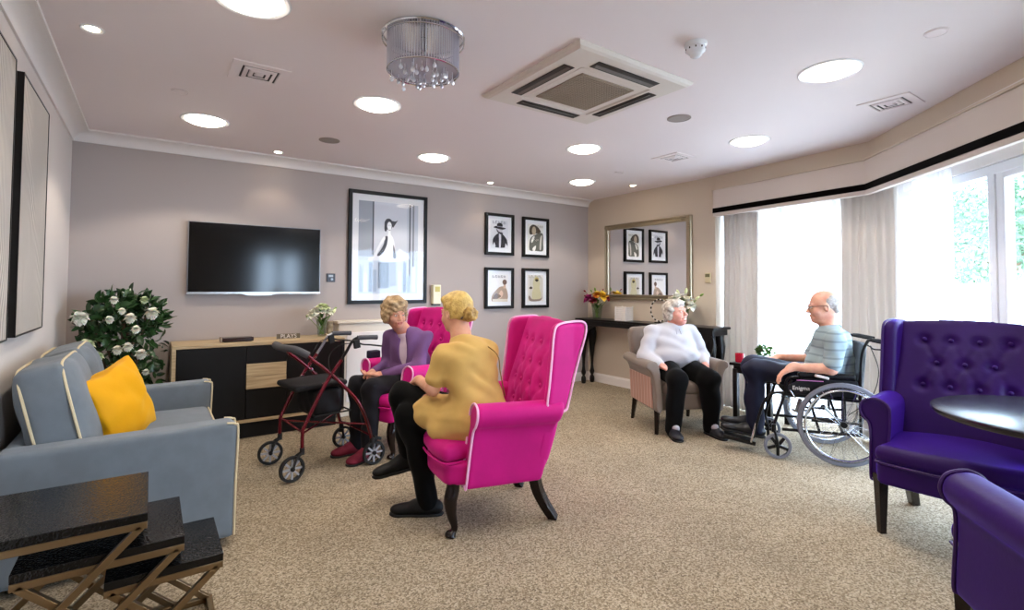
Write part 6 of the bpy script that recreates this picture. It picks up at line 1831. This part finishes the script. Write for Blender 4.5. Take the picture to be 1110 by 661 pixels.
s.obj('trousers', M_trou3, p3, disp=folds(.010, 26, 29))
M_shoe3 = mat('navy_shoe', '17161f', rough=.4)
for a_, q in ((aR, .15), (aL, -.15)):
    o = shoe('shoe', M_shoe3, p3, a_ - vec(0, 0, .022), F + Rg * q, .235, .047)
    s = SDF(a_ - .12, a_ + .12, .006); s.ell(a_ + F * .035 - vec(0, 0, .015), (.038, .062, .036), rot=TB, k=0); s.obj('sock', mat('grey_sock', 'a7a4ae', rough=.9), p3)

# ---------------------------------------------------------------- 4. man in the wheelchair
loc = (4.364, 1.938)
p4 = thing('person', 'elderly man with glasses, grey blue polo shirt and navy trousers, sitting in the wheelchair', 'person', (loc[0], loc[1], 0))
F = unit((-.581, .814, 0)); Rg = vec(F[1], -F[0], 0)
TB = tilt(basis(F), R(-6))
pel = L3(0, -.10, .58); belly = L3(0, -.07, .70); chest = L3(0, -.095, .845); nk = L3(0, -.075, .985)
sR, sL = L3(.185, -.08, .915), L3(-.205, -.075, .910)
eR, eL = L3(.235, .0, .715), L3(-.270, -.03, .705)
wR, wL = L3(.16, .25, .725), L3(-.235, .225, .70)
kR, kL = L3(.10, .46, .655), L3(-.10, .475, .650)
aR, aL = L3(.10, .47, .235), L3(-.10, .475, .225)
hd = L3(0, -.035, 1.165); HB = tilt(basis(unit(F + vec(0, 0, -.12))), 0)
s = SDF(vec(-.75, -.5, 0.05), vec(.5, .9, 1.36), .006)
s.path([pel, belly, chest, nk], [.12, .12, .12, .06], .04); s.cap(sR, sL, .05, .05, .03)
s.path([sR, eR, wR], [.047, .042, .028], .02); s.path([sL, eL, wL], [.047, .043, .028], .02)
for k_, a_ in ((kR, aR), (kL, aL)): s.path([pel, k_, a_], [.085, .06, .04], .03); s.cap(a_, a_ + F * .06 - vec(0, 0, .06), .026, .018, .01)
add_hand(s, wL, unit(F * .75 + vec(0, 0, -.55)), unit(-F * .5 + vec(0, 0, -.8)), Rg, .55, 1.08); add_hand(s, wR, unit(F * .95 - Rg * .1 + vec(0, 0, -.15)), vec(0, 0, -1), -Rg, .45, 1.05)
P = add_head(s, hd, HB, 1.08, nk, full=.98, jaw=1.1, nose=.9)
s.ell(P(0, .035, -.105), (.04, .04, .02), rot=HB, k=.03)
s.obj('body', M_skin_d, p4)
M_hair4 = mat('grey_cropped_hair', 'b9b2ac', rough=.7, var=.3, vscale=60, bump=.4, bscale=160)
face_parts(p4, P, HB, 1.08, brow=M_hair4)
s = SDF(hd - .17, hd + .17, .006)
s.ell(P(0, -.028, .024), (.0805, .097, .084), rot=HB, k=0); s.ell(P(0, -.07, -.02), (.066, .044, .055), rot=HB, k=.02)
s.ell(P(0, .105, .055), (.10, .125, .14), rot=HB, k=.012, op='cut')
s.obj('hair', M_hair4, p4, disp=folds(.002, 120, 35))
b = nb()
for sx in (-1, 1):
    tube(b, [P(sx * .031 + .021 * math.cos(2 * PI * k / 18), .097, .0 + .015 * math.sin(2 * PI * k / 18)) for k in range(18)], .0016, 6, closed=True)
    tube(b, [P(sx * .052, .096, .004), P(sx * .072, .06, .006), P(sx * .078, -.01, .004), P(sx * .078, -.022, -.01)], .002, 6)
tube(b, [P(-.010, .098, .003), P(0, .101, .006), P(.010, .098, .003)], .0018, 6)
gl = bm_obj('spectacles', b, mat('dark_spectacle_frame', '3a2420', rough=.3), p4, smooth=True)
b = nb()
for sx in (-1, 1):
    b.faces.new([b.verts.new(P(sx * .031 + .020 * math.cos(2 * PI * k / 18), .097, .0 + .014 * math.sin(2 * PI * k / 18))) for k in range(18)])
bm_obj('lenses', b, M_glass, gl)
def polo_mat():
    m = bpy.data.materials.new('striped_polo'); m.use_nodes = True
    nt = m.node_tree; p = nt.nodes['Principled BSDF']; p.inputs['Roughness'].default_value = .85
    tc = nt.nodes.new('ShaderNodeTexCoord'); wv = nt.nodes.new('ShaderNodeTexWave'); wv.bands_direction = 'Z'; wv.inputs['Scale'].default_value = 5.2; wv.inputs['Distortion'].default_value = .6
    nt.links.new(tc.outputs['Object'], wv.inputs[0])
    r = nt.nodes.new('ShaderNodeValToRGB'); e = r.color_ramp.elements; e[0].color = lin('77888f'); e[1].color = lin('93a6ac'); e[0].position = .05; e[1].position = .18
    nt.links.new(wv.outputs['Fac'], r.inputs[0]); nt.links.new(r.outputs[0], p.inputs['Base Color'])
    return m
M_polo = polo_mat()
s = SDF(vec(-.5, -.5, .48), vec(.5, .45, 1.05), .007)
s.ell(chest, (.19, .135, .18), rot=TB, k=.06); s.ell(belly, (.195, .155, .14), rot=TB, k=.06); s.ell(pel, (.19, .15, .10), rot=TB, k=.06)
s.cap(sR, sL, .068, .068, .06); s.cap(chest + vec(0, 0, .07), nk - vec(0, 0, .03), .10, .066, .05)
s.cap(sR, sR + (eR - sR) * .85, .068, .066, .03); s.cap(sL, sL + (eL - sL) * .85, .068, .066, .03)
s.obj('polo_shirt', M_polo, p4, disp=folds(.010, 32, 37))
s = SDF(nk - .14, nk + .14, .005)
for sx in (-1, 1):
    s.path([nk - F * .07 + vec(0, 0, .018), nk + Rg * sx * .062 + vec(0, 0, .010), nk + F * .055 + Rg * sx * .04 - vec(0, 0, .035), nk + F * .085 + Rg * sx * .03 - vec(0, 0, .085)], [.018, .020, .021, .010], .012)
s.obj('collar', mat('polo_collar', '56707a', rough=.85), p4)
M_trou4 = mat('navy_trousers', '0c1028', rough=.6, sheen=.12, sheen_tint='6070d0', spec=.3)
s = SDF(vec(-.6, -.5, .1), vec(.5, .7, .8), .007)
s.ell(pel - vec(0, 0, .03), (.18, .16, .09), rot=TB, k=.05)
for sx, k_, a_ in ((1, kR, aR), (-1, kL, aL)): s.path([pel + Rg * sx * .08 + F * .04, k_, a_ - vec(0, 0, .055)], [.095, .078, .062], .03)
s.obj('trousers', M_trou4, p4, disp=folds(.012, 30, 39))
M_shoe4 = mat('black_leather_shoe', '15151a', rough=.3)
shoe('shoe', M_shoe4, p4, aR - vec(0, 0, .03), F + vec(0, 0, .0), .29, .049, pitch=R(8)); shoe('shoe', M_shoe4, p4, aL - vec(0, 0, .03), F + vec(0, 0, .0), .29, .049, pitch=R(8))
